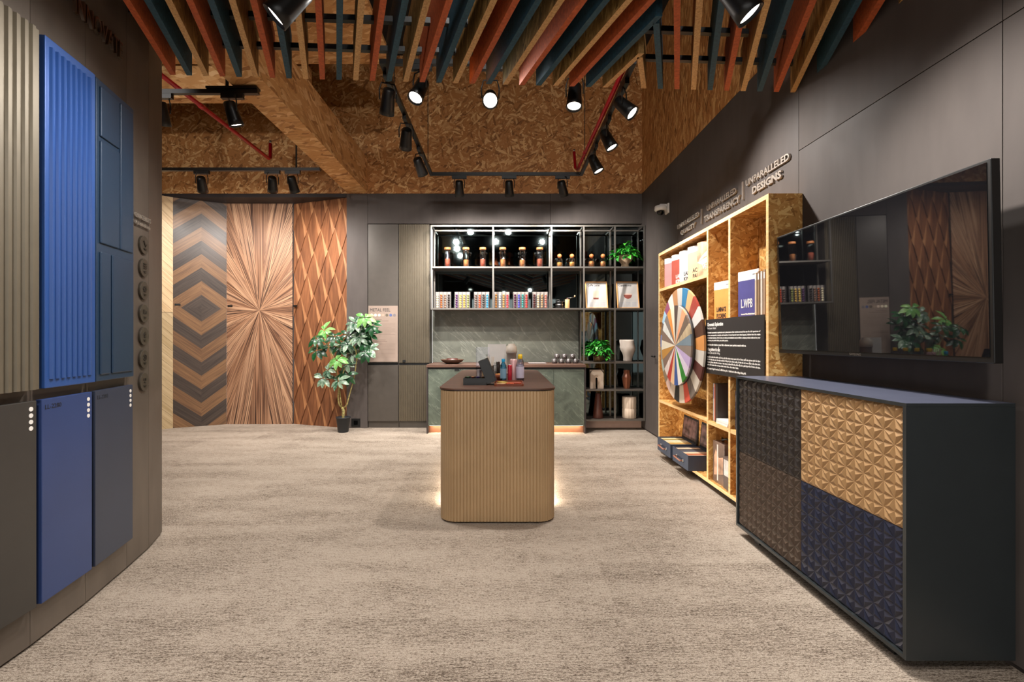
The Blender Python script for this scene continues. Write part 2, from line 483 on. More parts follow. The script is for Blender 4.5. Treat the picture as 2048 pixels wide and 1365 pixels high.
M['dia_b'] = wood('teak_red', '#5c3722', '#8a5838', (2.2, 24, 1), 0.55)
M['backing'] = plain('#2a1c14', 0.6)

# pale herringbone door at the far left
a, ang, L = bayframe(0)
t = thing('herringbone_door', 'pale oak herringbone door at the far left of the back wall', 'door', (a.x, a.y, 0), ang)
MB().box(0, L, 0.006, 0.05, 0.0, ZT).build('backing_board', 'backing', t)
k = 0
for z in [i * 0.11 - 0.4 for i in range(36)]:
    for sgn, xa, xb in ((1, 0, L / 2), (-1, L / 2, L)):
        za, zb = (z, z + (xb - xa)) if sgn > 0 else (z + (xb - xa), z)
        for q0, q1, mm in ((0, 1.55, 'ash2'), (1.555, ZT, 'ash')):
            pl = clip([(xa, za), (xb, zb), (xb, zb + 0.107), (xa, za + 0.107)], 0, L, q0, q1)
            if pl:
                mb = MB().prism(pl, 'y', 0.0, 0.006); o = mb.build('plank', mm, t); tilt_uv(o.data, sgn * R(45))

# chevron panel
a, ang, L = bayframe(1)
t = thing('chevron_panel', 'wall panel with dark and light brown chevrons around a central diamond', 'wall panel', (a.x, a.y, 0), ang)
MB().box(0, L, 0.006, 0.05, 0.0, ZT).build('backing_board', 'backing', t)
cx, cz, bandw = L * 0.52, 1.62, 0.186
for j in range(0, 14):
    for sg in (1, -1):
        for sd in (1, -1):
            d0, d1 = j * bandw, (j + 1) * bandw
            # region: |z-cz| + 0.78*|x-cx| in [d0, d1]
            k = 0.80; w = L
            pl = [(cx, cz + sg * d0), (cx + sd * w, cz + sg * (d0 - k * w)), (cx + sd * w, cz + sg * (d1 - k * w)), (cx, cz + sg * d1)]
            x0, x1 = (cx, L) if sd > 0 else (0, cx)
            z0, z1 = (cz, ZT) if sg > 0 else (0, cz)
            pl = clip(pl, x0, x1, z0, z1)
            if pl:
                o = MB().prism(pl, 'y', 0.0, 0.006).build('band', 'chev_dark' if j % 2 == 0 else 'chev_light', t); tilt_uv(o.data, -sg * sd * R(38))
MB().box(0.02, 0.085, -0.008, 0, 1.65, 1.672).build('label_holder', 'black', t)

# starburst panel
a, ang, L = bayframe(2)
t = thing('starburst_panel', 'wall panel with rosewood veneer rays bursting from its centre', 'wall panel', (a.x, a.y, 0), ang)
MB().box(0, L, 0.006, 0.05, 0.0, ZT).build('backing_board', 'backing', t)
cx, cz = L * 0.50, 1.60; N = 34
for j in range(N):
    a0, a1 = 2 * math.pi * j / N, 2 * math.pi * (j + 1) / N
    rr = 4.0
    pl = clip([(cx, cz), (cx + rr * math.cos(a0), cz + rr * math.sin(a0)), (cx + rr * math.cos(a1), cz + rr * math.sin(a1))], 0.002, L - 0.002, 0.0, ZT)
    if pl:
        o = MB().prism(pl, 'y', 0.0, 0.006).build('ray', 'ray_a' if (j * 7) % 5 < 2 else 'ray_b', t); tilt_uv(o.data, (a0 + a1) / 2)
MB().box(0.02, 0.085, -0.008, 0, 1.65, 1.672).build('label_holder', 'black', t)

# diamond relief panel: each lozenge a four-sided facet raised towards one corner
a, ang, L = bayframe(3)
t = thing('diamond_panel', 'wall panel of reddish teak lozenges beside the potted plant', 'wall panel', (a.x, a.y, 0), ang)
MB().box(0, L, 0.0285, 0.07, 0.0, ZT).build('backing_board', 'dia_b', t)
dw, dh_ = 0.235, 0.60
for r_ in range(-1, 13):
    for c_ in range(-1, 8):
        x = c_ * dw + (dw / 2 if r_ % 2 else 0); z = r_ * dh_ / 2
        T_, B_, Lf, Rt = (x, z + dh_ / 2), (x, z - dh_ / 2), (x - dw / 2, z), (x + dw / 2, z)
        Hh = 0.012; q = (Rt[0] + (B_[0] - Rt[0]) * 0.30, Rt[1] + (B_[1] - Rt[1]) * 0.30)
        mb = MB()
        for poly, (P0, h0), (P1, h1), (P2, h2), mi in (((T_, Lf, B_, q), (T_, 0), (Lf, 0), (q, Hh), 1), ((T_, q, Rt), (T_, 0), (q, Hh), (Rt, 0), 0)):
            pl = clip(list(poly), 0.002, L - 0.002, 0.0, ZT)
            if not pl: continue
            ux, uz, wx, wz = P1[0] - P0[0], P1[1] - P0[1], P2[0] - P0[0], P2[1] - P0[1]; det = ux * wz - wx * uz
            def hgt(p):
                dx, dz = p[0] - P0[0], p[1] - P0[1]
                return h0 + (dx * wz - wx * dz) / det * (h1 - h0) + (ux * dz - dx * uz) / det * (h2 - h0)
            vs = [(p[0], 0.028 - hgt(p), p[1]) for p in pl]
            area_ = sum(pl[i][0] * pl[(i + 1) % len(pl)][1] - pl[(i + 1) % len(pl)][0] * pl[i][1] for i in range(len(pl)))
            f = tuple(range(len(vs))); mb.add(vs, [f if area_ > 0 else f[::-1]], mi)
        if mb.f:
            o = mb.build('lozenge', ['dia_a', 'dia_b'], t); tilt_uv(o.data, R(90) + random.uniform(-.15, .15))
MB().box(0.02, 0.075, -0.01, 0.01, 1.65, 1.672).build('label_holder', 'black', t)

# ------------------------------------------------------------------ left wall display panels
M['fl_dark'] = plain('#6c6455', 0.42, 0.3)
M['blue'] = plain('#2c5090', 0.40, 0.15, var=0.04, scale=3)
M['navy'] = plain('#223850', 0.40, 0.15, var=0.04, scale=3)
M['dk_low'] = plain('#302c28', 0.6, 0.0)
M['blue_low'] = plain('#22386a', 0.6, 0.0, var=0.04, scale=3)
M['navy_low'] = plain('#272f42', 0.6, 0.0, var=0.04, scale=3)
M['ink'] = plain('#14161c', 0.6)
def on_left(i, name, label, off):
    a, b, ang, L = seg(i)
    n = Vector((math.sin(ang), -math.cos(ang)))
    return thing(name, label, 'door panel', (a.x + n.x * off, a.y + n.y * off, 0), ang), L
UZ0, UZ1, LZ0, LZ1 = 1.005, 2.39, 0.165, 0.962
TH = 0.032
# dark fluted panel
t, L = on_left(2, 'fluted_door_sample', 'dark bronze fluted door panel at the left edge, upper row', 0.012)
MB().box(0.0, L - 0.012, -TH, 0, UZ0, UZ1).build('board', 'fl_dark', t, bevel=0.002)
nr = 10
for k in range(nr):
    x = 0.012 + k * (L - 0.036) / nr
    MB().prism([(x, -TH), (x + 0.006, -TH - 0.009), (x + 0.019, -TH - 0.009), (x + 0.025, -TH)], 'z', UZ0 + 0.001, UZ1 - 0.001).build('rib', 'fl_dark', t)
# blue fluted panel
t, L = on_left(3, 'fluted_door_sample', 'bright blue fluted door panel in the upper row of the left wall', 0.012)
MB().box(0.01, L - 0.006, -TH, 0, UZ0, UZ1).build('board', 'blue', t, bevel=0.003)
nr = 8
for k in range(nr):
    x = 0.030 + k * (L - 0.055) / nr
    wv = (L - 0.055) / nr
    MB().prism([(x, -TH), (x + 0.004, -TH - 0.009), (x + wv * 0.60, -TH - 0.006), (x + wv * 0.72, -TH)], 'z', UZ0 + 0.035, UZ1 - 0.035).build('rib', 'blue', t)
# navy panel with stepped fields
t, L = on_left(4, 'framed_door_sample', 'navy door panel with stepped rectangular fields, upper row of the left wall', 0.012)
MB().box(0.006, L - 0.012, -TH + 0.006, 0, UZ0, UZ1).build('board', 'navy', t, bevel=0.003)
xa, xb, zm = 0.030, L - 0.030, 1.62
for x0, x1, z0, z1 in ((xa, xa + 0.55 * (xb - xa), 2.13, UZ1 - 0.03), (xa, xa + 0.55 * (xb - xa), zm + 0.02, 2.11), (xa + 0.58 * (xb - xa), xb, zm + 0.02, UZ1 - 0.03),
                       (xa, xa + 0.28 * (xb - xa), UZ0 + 0.03, zm - 0.02), (xa + 0.33 * (xb - xa), xb, UZ0 + 0.03, zm - 0.02)):
    MB().box(x0, x1, -TH - 0.002, -TH + 0.008, z0, z1).build('field', 'navy', t, bevel=0.004)
# lower row
for i, nm, lab, mt, code in ((2, 'flat_door_sample', 'dark brown flat door panel at the left edge, lower row', 'dk_low', None),
                             (3, 'flat_door_sample', 'plain blue door panel in the lower row of the left wall', 'blue_low', 'LL-2280'),
                             (4, 'flat_door_sample', 'plain navy grey door panel in the lower row of the left wall', 'navy_low', 'LL-2281')):
    t, L = on_left(i, nm, lab, 0.012)
    MB().box(0.008, L - 0.012, -0.022, 0, LZ0, LZ1).build('board', mt, t, bevel=0.002)
    for k in range(4):
        MB().ring((L - 0.036, -0.0235, LZ1 - 0.030 - 0.0245 * k), (L - 0.036, -0.022, LZ1 - 0.030 - 0.0245 * k), 0.0085, 0.0085, 16).build('sticker', 'white', t)
    if code: text('print', code, 0.026, 'ink', t, (0.022, -0.0225, LZ1 - 0.04), extrude=0.0004)

# raised metal lettering on the left wall
a, b, ang, L = seg(4)
n = Vector((math.sin(ang), -math.cos(ang)))
def letters(name, label, body, A, ang, off, u0, width, z, height, mat, group=None, extrude=0.006, **kw):
    n = Vector((math.sin(ang), -math.cos(ang)))
    t = thing(name, label, 'lettering', (A[0] + n.x * off, A[1] + n.y * off, z), ang, group)
    adv = []
    me = textmesh(body, 0.1, extrude=extrude, width=width, height=height, **kw)
    # split into single letters by x-ranges of loose pieces
    bm = bmesh.new(); bm.from_mesh(me); bm.verts.ensure_lookup_table()
    seen = set(); groups = []
    for v in bm.verts:
        if v.index in seen: continue
        st = [v]; seen.add(v.index); g = []
        while st:
            q = st.pop(); g.append(q.index)
            for e in q.link_edges:
                w = e.other_vert(q)
                if w.index not in seen: seen.add(w.index); st.append(w)
        groups.append(g)
    spans = sorted(((min(bm.verts[i].co.x for i in g), max(bm.verts[i].co.x for i in g), g) for g in groups), key=lambda s: s[0])
    merged = []
    for s0, s1, g in spans:
        if merged and s0 < merged[-1][1] - 0.3 * (s1 - s0): merged[-1] = (merged[-1][0], max(merged[-1][1], s1), merged[-1][2] + g)
        else: merged.append((s0, s1, g))
    for s0, s1, g in merged:
        gs = set(g); idx = {v: i for i, v in enumerate(g)}
        vs = [tuple(bm.verts[i].co) for i in g]
        fs = [tuple(idx[v.index] for v in f.verts) for f in bm.faces if f.verts[0].index in gs]
        m2 = bpy.data.meshes.new('letter'); m2.from_pydata(vs, [], fs); m2.update()
        link('letter', m2, mat, t, matrix=Matrix.Translation((u0, 0, 0)) @ UP)
    bm.free(); bpy.data.meshes.remove(me)
    return t
letters('raised_lettering', 'raised metal word INNOVATE high on the left wall', 'INNOVATE', LW[4], seg(4)[2], 0.022, -0.115, 0.36, 2.60, 0.085, 'letter_dim')
a5 = seg(5)
letters('raised_lettering', 'small raised metal heading CHARACTERISTICS above the round discs', 'CHARACTERISTICS', LW[5], a5[2], 0.012, 0.055, 0.175, 1.853, 0.024, 'letter', extrude=0.003)
letters('raised_lettering', 'small second line of raised metal lettering above the round discs', 'Đặc tính bề mặt', LW[5], a5[2], 0.012, 0.06, 0.165, 1.812, 0.026, 'letter', extrude=0.003)
# round icon discs
M['disc'] = plain('#4c443a', 0.45, 0.3)
def icon(mb, k):
    y0, y1 = -0.0155, -0.012
    def bx(x0, x1, z0, z1): mb.box(x0, x1, y0, y1, z0, z1)
    if k == 0: mb.prism([(-.018, .02), (-.010, .024), (.012, -.006), (.006, -.012)], 'y', y0, y1); bx(.004, .02, .0, .006)
    elif k == 1:
        for j in range(3): bx(-.016, .016, .018 - j * .012, .024 - j * .012)
    elif k == 2:
        for j in range(6):
            aa = j * math.pi / 3; mb.ring((.013 * math.cos(aa), y1, .008 + .013 * math.sin(aa)), (.013 * math.cos(aa), y0, .008 + .013 * math.sin(aa)), .006, .006, 8)
    elif k == 3: bx(-.016, .0, -.002, .02); mb.ring((.010, y1, .006), (.010, y0, .006), .008, .008, 12)
    elif k == 4: mb.prism([(-.014, .008), (0, .024), (.014, .008)], 'y', y0, y1); bx(-.010, .010, -.008, .006)
    elif k == 5:
        for j in range(12):
            aa = R(-60 + j * 27); mb.ring((.015 * math.sin(aa), y1, .008 - .015 * math.cos(aa)), (.015 * math.sin(aa), y0, .008 - .015 * math.cos(aa)), .003, .003, 6)
        bx(-.003, .003, .0, .014)
    else:
        bx(-.014, -.004, .006, .02); bx(.003, .014, .006, .02); bx(-.010, .010, -.006, .0)
    bx(-.014, .014, -.022, -.019); bx(-.010, .010, -.029, -.026)
ords = ['topmost', 'second', 'third', 'fourth', 'fifth', 'sixth', 'lowest']
icons = ['a slanted brush mark', 'stacked bars', 'a flower mark', 'a square and dot mark', 'an arrow mark', 'a ring mark', 'a grid mark']
for k in range(7):
    an = seg(5)[2]; A = Vector(LW[5]); tt = Vector((math.cos(an), math.sin(an))); p = A + tt * 0.165
    t = thing('icon_disc', f'{ords[k]} bronze disc with {icons[k]} in the column on the left wall', 'disc', (p.x + math.sin(an) * 0.0, p.y, 1.72 - 0.1265 * k), an, 'round icon discs on the left wall')
    MB().ring((0, 0.0, 0), (0, -0.012, 0), 0.05, 0.05, 40).build('plate', 'disc', t, bevel=0.001)
    mb = MB(); icon(mb, k); mb.build('emblem', plain('#2f2922', 0.5, 0.3), t)

# ------------------------------------------------------------------ tall cabinets beside the shelf
def flutes(x0, x1, pitch, depth, z0, z1, y, duty=0.62):
    """front skin with vertical flutes, facing -y"""
    n = max(1, round((x1 - x0) / pitch)); p = (x1 - x0) / n; prof = []
    for k in range(n):
        x = x0 + k * p; g = p * (1 - duty) / 2
        prof += [(x + 0.0002, y), (x + g, y), (x + g * 1.5, y - depth), (x + p - g * 1.5, y - depth), (x + p - g, y)]
    prof += [(x1, y), (x1, y + 0.012), (x0, y + 0.012)]
    return prof
for nm, lab, x0, x1, fl in (('tall_cabinet', 'tall brown cabinet with plain doors behind the potted plant', -1.826, -1.417, False),
                            ('tall_cabinet', 'tall brown cabinet with fluted doors next to the display shelves', -1.414, -1.002, True)):
    t = thing(nm, lab, 'cabinet', ((x0 + x1) / 2, BW + 0.15, 0))
    ox, oy = (x0 + x1) / 2, BW + 0.15
    MB().box(x0 - ox, x1 - ox, 0.021 - 0.15, 0.26 - 0.15 + 0.0, 0.09, 2.740).build('carcass', 'cab', t)
    MB().box(x0 - ox + 0.002, x1 - ox - 0.002, 0.03 - 0.15, 0.1, 0, 0.09).build('toe_kick', 'cab', t)
    for z0, z1 in ((0.095, 0.845), (0.878, 2.738)):
        if fl: MB().prism(flutes(x0 - ox + 0.002, x1 - ox - 0.002, 0.0242, 0.012, 0, 0, 0.012 - 0.15, 0.5), 'z', z0, z1).build('door', 'cab_flute', t)
        else: MB().box(x0 - ox + 0.002, x1 - ox - 0.002, -0.15, 0.02 - 0.15, z0, z1).build('door', 'cab', t, bevel=0.0015)
    MB().box(x0 - ox + 0.004, x1 - ox - 0.004, -0.13, -0.12, 0.846, 0.877).build('grip_recess', 'black', t)
    if fl: MB().box(-0.02 + 0.0 - 0.13, 0.02 - 0.13, -0.162, -0.151, 0.885, 0.915).build('door_tag', 'black', t)
# METAL FEEL poster
M['poster'] = plain('#9a887c', 0.3, 0.2, var=0.04, scale=4)
t = thing('poster', 'METAL FEEL notice with round colour samples on the plain tall cabinet', 'poster', (-1.818, BW - 0.001, 0.89))
MB().box(0, 0.395, -0.006, 0.0, 0, 0.752).build('sheet', 'poster', t)
text('title_print', 'METAL FEEL', 0.062, 'ink', t, (0.025, -0.0065, 0.675), extrude=0.0003, width=0.27)
for k, c in enumerate(('#efe9c8', '#ecdcc0', '#d9c2ae', '#a08c7b', '#5e5548', '#4d5a84', '#6d6668')):
    MB().ring((0.045 + k * 0.051, -0.0075, 0.627), (0.045 + k * 0.051, -0.006, 0.627), 0.019, 0.019, 20).build('colour_sample', plain(c, 0.5), t)
mb = MB()
for z, w, h in [(0.565, .15, .007), (0.545, .24, .007)] + [(0.515 - i * .0185, .33 - .05 * (i % 4 == 3), .0028) for i in range(9)] + [(0.29, .20, .007), (0.27, .22, .007)] + [(0.24 - i * .0185, .33, .0028) for i in range(11)]:
    mb.box(0.03, 0.03 + w, -0.0066, -0.006, z, z + h)
mb.build('small_print', plain('#7d6a5f', 0.6), t)

# wall socket
t = thing('wall_socket', 'black wall socket low on the dark panel by the plant pot', 'socket', (-1.985, BW, 0.075))
MB().box(-0.06, 0.06, -0.008, 0, -0.055, 0.055).build('plate', 'black', t, bevel=0.003)
MB().box(-0.028, 0.028, -0.011, -0.008, -0.028, 0.028).build('insert', 'blackgloss', t, bevel=0.002)

# ------------------------------------------------------------------ counter with marble doors
t = thing('base_counter', 'green marble fronted counter unit below the display shelves', 'counter', (0.028, 6.2, 0))
ox, oy = 0.028, 6.2
C0, C1, CF = -0.979, 1.036, 5.905
MB().box(C0 - ox, C0 + 0.018 - ox, CF - oy, 6.54 - oy, 0, 0.838).build('end_panel', 'header', t)
MB().box(C1 - 0.018 - ox, C1 - ox, CF - oy, 6.54 - oy, 0, 0.838).build('end_panel', 'header', t)
MB().box(C0 + 0.02 - ox, C1 - 0.02 - ox, CF + 0.03 - oy, 6.54 - oy, 0.095, 0.836).build('carcass', 'black', t)
MB().box(C0 + 0.02 - ox, C1 - 0.02 - ox, CF + 0.09 - oy, CF + 0.10 - oy, 0.0, 0.094).build('plinth', 'copper', t)
xs = [C0 + 0.02, -0.548, 0.04, 0.628, C1 - 0.02]
for k in range(4):
    MB().box(xs[k] + 0.0015 - ox, xs[k + 1] - 0.0015 - ox, CF + 0.004 - oy, CF + 0.026 - oy, 0.100, 0.812).build('door', 'marble', t, bevel=0.001)
MB().box(-0.625 - ox, -0.565 - ox, CF - 0.004 - oy, CF + 0.003 - oy, 0.795, 0.812).build('door_tag', 'black', t)
MB().box(C0 + 0.03 - ox, C1 - 0.03 - ox, CF + 0.05 - oy, CF + 0.075 - oy, 0.088, 0.0945).build('led_strip', 'led', t)
o = MB().box(C0 - 0.0, C1, CF - 0.008, 6.549, 0.8385, 0.872).build('worktop', 'worktop', bevel=0.002); tag(o, 'long dark brown worktop on the marble counter', 'worktop')
o = MB().box(-1.0, 1.043, 6.535, 6.549, 0.873, 1.59).build('backsplash', 'splash'); tag(o, 'grey green marble backsplash behind the counter', 'backsplash')
def area(name, loc, sx, sy, power, color=WARM, rot=(0, 0, 0), parent=None):
    l = bpy.data.lights.new(name, 'AREA'); l.shape = 'RECTANGLE'; l.size = sx; l.size_y = sy; l.energy = power; l.color = color
    o = bpy.data.objects.new(name, l); COL.objects.link(o); o.location = loc; o.rotation_euler = rot
    if parent: o.parent = parent
    return o
area('counter_led_light', (0.0, CF + 0.062 - oy, 0.085), 1.9, 0.02, 5, (1, .82, .62), parent=t)

# ------------------------------------------------------------------ open metal shelving with smoked mirror backs
SF, SB = 6.10, 6.385
SX = [-0.948, -0.142, 0.62, 1.043, 1.449, 1.832]
t = thing('display_shelving', 'grey metal display shelving with smoked mirror backs on the back wall', 'shelving', (0.45, 6.25, 0.137))
ox, oy, oz = 0.45, 6.25, 0.137
def sb(name, mat, x0, x1, y0, y1, z0, z1, bevel=0.0): return MB().box(x0 - ox, x1 - ox, y0 - oy, y1 - oy, z0 - oz, z1 - oz).build(name, mat, t, bevel=bevel)
hb = 0.010
levels = {2.674: (0, 5), 2.133: (0, 5), 1.591: (0, 5), 0.887: (3, 5), 0.528: (3, 5), 0.137: (3, 5)}
for i, x in enumerate(SX):
    zb = 1.591 if i < 3 else 0.137
    for y in (SF, SB - 2 * hb):
        sb('post', 'frame', x - hb, x + hb, y, y + 2 * hb, zb - hb, 2.674 + hb)
for z, (i0, i1) in levels.items():
    for k in range(i0, i1):
        x0, x1 = SX[k] + hb, SX[k + 1] - hb
        sb('front_rail', 'frame', x0, x1, SF, SF + 2 * hb, z - hb, z + hb)
        sb('back_rail', 'frame', x0, x1, SB - 2 * hb, SB, z - hb, z + hb)
        if z < 2.6: sb('shelf_board', 'frame_shelf', x0, x1, SF + 2 * hb, SB - 2 * hb, z - hb + 0.002, z + hb - 0.002)
    for k in range(i0, i1 + 1): sb('side_rail', 'frame', SX[k] - hb, SX[k] + hb, SF + 2 * hb, SB - 2 * hb, z - hb, z + hb)
for k in range(5):
    sb('mirror_panel', 'mirror', SX[k] - 0.006 + (0.008 if k else 0.0), SX[k + 1] - 0.002, SB + 0.001, SB + 0.006, 1.60 if k < 3 else 0.15, 2.72)
sb('mirror_panel', 'mirror', SX[5] - 0.004, SX[5] - 0.001 + 0.004, SF + 0.03, SB - 0.03, 0.16, 2.65)
o = MB().box(1.045, RX, 6.30, 6.31, 0, 0.126).build('baseboard_back', plain('#b99a8c', 0.5)); struct(o)

# ------------------------------------------------------------------ things on the shelving
Z1, Z2, Z3 = 2.133 + hb, 1.591 + hb, 0.887 + hb
M['cork'] = wood('beech_lid', '#9a5a2e', '#c07c48', (20, 20, 1))
M['nuts_red'] = plain('#b5553a', 0.7, var=0.42, scale=150)
M['nuts_tan'] = plain('#c27a3f', 0.7, var=0.42, scale=150)
M['snack'] = plain('#cf8338', 0.7, var=0.45, scale=110)
def jar(x, tall, cont, lab, fill):
    t = thing('glass_jar', lab, 'jar', (x, 6.20, Z1), 0, 'tall nut jars on the top shelf' if tall else 'short jars on the top shelf')
    r = 0.043; h = 0.235 if tall else 0.125
    if tall: prof = [(0.0, 0.0005), (r - .004, 0.0005), (r, 0.006), (r, h - .02), (r - .005, h), (r - .009, h), (r - 0.004, h - .02), (r - 0.003, .008), (0, .005)]
    else: prof = [(0.0, 0.0005), (r - .004, 0.0005), (r, 0.006), (r, h - .03), (r - .012, h), (r - .015, h), (r - 0.004, h - .032), (r - 0.003, .008), (0, .005)]
    MB().lathe(prof, 28).build('glass_body', 'glass', t)
    rc = r - 0.0048; hf = h * fill
    c = MB().lathe([(0, .0075), (rc, .0075), (rc, hf), (rc * .6, hf + .006), (0, hf + .004)], 24).build('contents', cont, t); c['kind'] = 'stuff'
    if tall: MB().lathe([(0, h + .0005), (r - .001, h + .0005), (r + .001, h + .004), (r + .001, h + .028), (r - .003, h + .032), (0, h + .032)], 28).build('lid', 'cork', t)
    else: MB().lathe([(0, h + .0005)] + [(0.030 * math.sin(R(a)), h + .030 - 0.0295 * math.cos(R(a))) for a in range(25, 180, 15)] + [(0, h + .0595)], 20).build('stopper', 'cork', t)
tj = [(895, 'nuts_red', .47), (932, 'nuts_tan', .42), (965.6, 'nuts_red', .45), (1005.5, 'nuts_tan', .44), (1044.6, 'nuts_tan', .42), (1079.5, 'nuts_red', .46)]
on = ['first', 'second', 'third', 'fourth', 'fifth', 'sixth']
for k, (px, c, f) in enumerate(tj): jar((px - 1008) * 6.2 / F, True, c, f'tall glass jar of nuts with wooden lid, {on[k]} from the left on the top shelf', f)
for k, (px, c, f) in enumerate([(1119, 'snack', .5), (1144, 'snack', .55), (1183, 'nuts_tan', .62), (1206, 'nuts_tan', .60)]):
    jar((px - 1008) * 6.2 / F, False, c, f'short glass jar with round wooden stopper, {on[k]} from the left among the short jars', f)

# coffee capsule racks
caps = [['#e9dcb8', '#a9552c', '#8b6a58', '#2c2522'], ['#4b2a55', '#d9b65a', '#c7a04a', '#8d9150'], ['#5c4a42', '#d2482a', '#31302e', '#3f8fc0'],
        ['#b0773e', '#a9b4bb', '#a3763f', '#cf3f45'], ['#4a2438', '#4a49b0', '#2f7a74', '#c03c3a'], ['#4a2626', '#cbb08a', '#a9815c', '#b96a5c']]
caprow = ['cream', 'copper', 'brown', 'black'], ['purple', 'yellow', 'gold', 'olive'], ['dark brown', 'orange red', 'charcoal', 'blue'], ['bronze', 'silver', 'tan', 'red'], ['plum', 'violet blue', 'teal', 'crimson'], ['maroon', 'champagne', 'light brown', 'rose brown']
M['rack'] = plain('#8a827b', 0.35, 0.1)
cap_mesh = MB().lathe([(0, -.010), (.0088, -.010), (.0112, .005), (.0148, .0055), (.0148, .0072), (.009, .0088), (0, .0095)], 12)
rack_px = [886.5, 924.7, 963.2, 1003.5, 1041.5, 1080]
capme = {}
RXM = Matrix.Rotation(R(90), 4, 'X')
for k, px in enumerate(rack_px):
    x = (px - 1008) * 6.2 / F
    t = thing('capsule_rack', f'white rack of coffee capsules, {on[k]} from the left on the middle shelf', 'rack', (x, 6.21, Z2), 0, 'coffee capsule racks on the middle shelf')
    MB().box(-.103, .103, -.003, .003, .001, .222).build('back_plate', 'rack', t)
    MB().box(-.103, .103, -.03, .05, .0, .004).build('base_plate', 'rack', t)
    for c in range(5):
        xx = -.1 + c * .05
        MB().box(xx - .0025, xx + .0025, -.026, -.0035, .006, .220).build('channel', 'acrylic', t)
    for c in range(4):
        hx = caps[k][c]
        if hx not in capme: capme[hx] = cap_mesh.mesh('coffee_capsule'); capme[hx].materials.append(plain(hx, 0.3, 0.55))
        for r_ in range(6):
            o = bpy.data.objects.new('coffee_capsule', capme[hx]); COL.objects.link(o)
            o.matrix_world = Matrix.Translation((x - .075 + c * .05, 6.21 - .0165, Z2 + .022 + r_ * .0305)) @ RXM
            tag(o, f'{caprow[k][c]} coffee capsule, {(["lowest"] + on[1:5] + ["topmost"])[r_]}{" from below" if 0 < r_ < 5 else ""}, in the {on[k]} rack from the left', 'capsule', f'{caprow[k][c]} capsules in the {on[k]} rack')

# kettle-shaped press and hand grinder
t = thing('coffee_press', 'black coffee press standing beside the wooden grinder', 'coffee press', (0.735, 6.21, Z2))
MB().lathe([(0, 0), (.046, 0), (.05, .006), (.052, .03), (.048, .07), (.050, .078), (.050, .092), (.046, .10), (0, .104)], 24).build('body', 'black', t)
MB().lathe([(.0505, .045), (.0525, .047), (.0525, .053), (.0505, .055)], 24).build('band', 'steel', t)
MB().tube([(.046, 0, .09), (.075, 0, .095), (.083, 0, .06), (.07, 0, .02), (.05, 0, .012)], .006, 8).build('handle', 'black', t)
MB().tube([(0, 0, .104), (0, 0, .118), (-.05, 0, .112)], .0035, 6).build('plunger_rod', 'steel', t)
t = thing('hand_grinder', 'pale wooden hand coffee grinder with brass crank', 'grinder', (0.842, 6.21, Z2))
MB().lathe([(0, 0), (.031, 0), (.032, .003), (.032, .118), (.03, .122), (0, .122)], 24).build('body', wood('maple', '#c08f5c', '#dcb17c', (30, 4, 1)), t)
MB().lathe([(0, .122), (.013, .122), (.011, .14), (0, .142)], 14).build('spindle', plain('#4a2d20', .4), t)
MB().tube([(0, 0, .14), (.05, 0, .145), (.095, 0, .152)], .0032, 6).build('crank', 'steel', t)
MB().lathe([(0, 0), (.006, .001), (.010, .008), (.011, .016), (.006, .024), (0, .026)], 12, (.098, 0, .152)).build('knob', plain('#d6b48a', .4), t)

# framed recipe prints
M['oakframe'] = wood('oak_frame', '#c58a50', '#e0ae74', (20, 4, 1))
for nm, px, lab, ttl in (('cafe', 1193, 'framed Caffe Latte print leaning in the shelf', 'Caffè Latte'), ('capp', 1255.5, 'framed Cappuccino print leaning in the shelf', 'Cappuccino')):
    x = (px - 1008) * 6.22 / F
    t = thing('framed_print', lab, 'picture frame', (x, 6.17, Z2 + 0.0)); t.rotation_euler = (R(-14), 0, 0); t.location.z = Z2 + 0.001
    w, h = 0.145, 0.375
    for a_ in ((-w, -w + .012, 0, h), (w - .012, w, 0, h), (-w + .012, w - .012, 0, .012), (-w + .012, w - .012, h - .012, h)):
        MB().box(a_[0], a_[1], 0, .022, a_[2], a_[3]).build('frame_bar', 'oakframe', t)
    MB().box(-w + .0115, w - .0115, .008, .012, .0115, h - .0115).build('print_sheet', plain('#bdb8b3', .5), t)
    text('title_print', ttl, .036, 'ink', t, (-.115, .0075, h - .062), extrude=.0003, bold=.0006)
    if nm == 'cafe':
        MB().prism([(-.045, .15), (.028, .15), (.034, .25), (-.051, .25)], 'y', .0072, .0079).build('cup_upper_print', plain('#cdb6a2', .6), t)
        MB().prism([(-.042, .128), (.025, .128), (.028, .1495), (-.045, .1495)], 'y', .0072, .0079).build('cup_lower_print', plain('#7a3a30', .6), t)
    else:
        MB().prism([(.055 * math.cos(R(a_)), .19 + .055 * math.sin(R(a_))) for a_ in range(180, 361, 15)], 'y', .0072, .0079).build('cup_print', plain('#8a4438', .6), t)
        MB().box(-.055, .055, .0071, .0078, .1905, .208).build('foam_print', plain('#d9b8a8', .6), t)
    mb = MB()
    for z in (.035, .05, .065, .08):
        for x0 in (-.115, -.03, .05): mb.box(x0, x0 + .06, .0073, .0079, z, z + .003)
    mb.build('small_print', plain('#9aa0b0', .6), t)

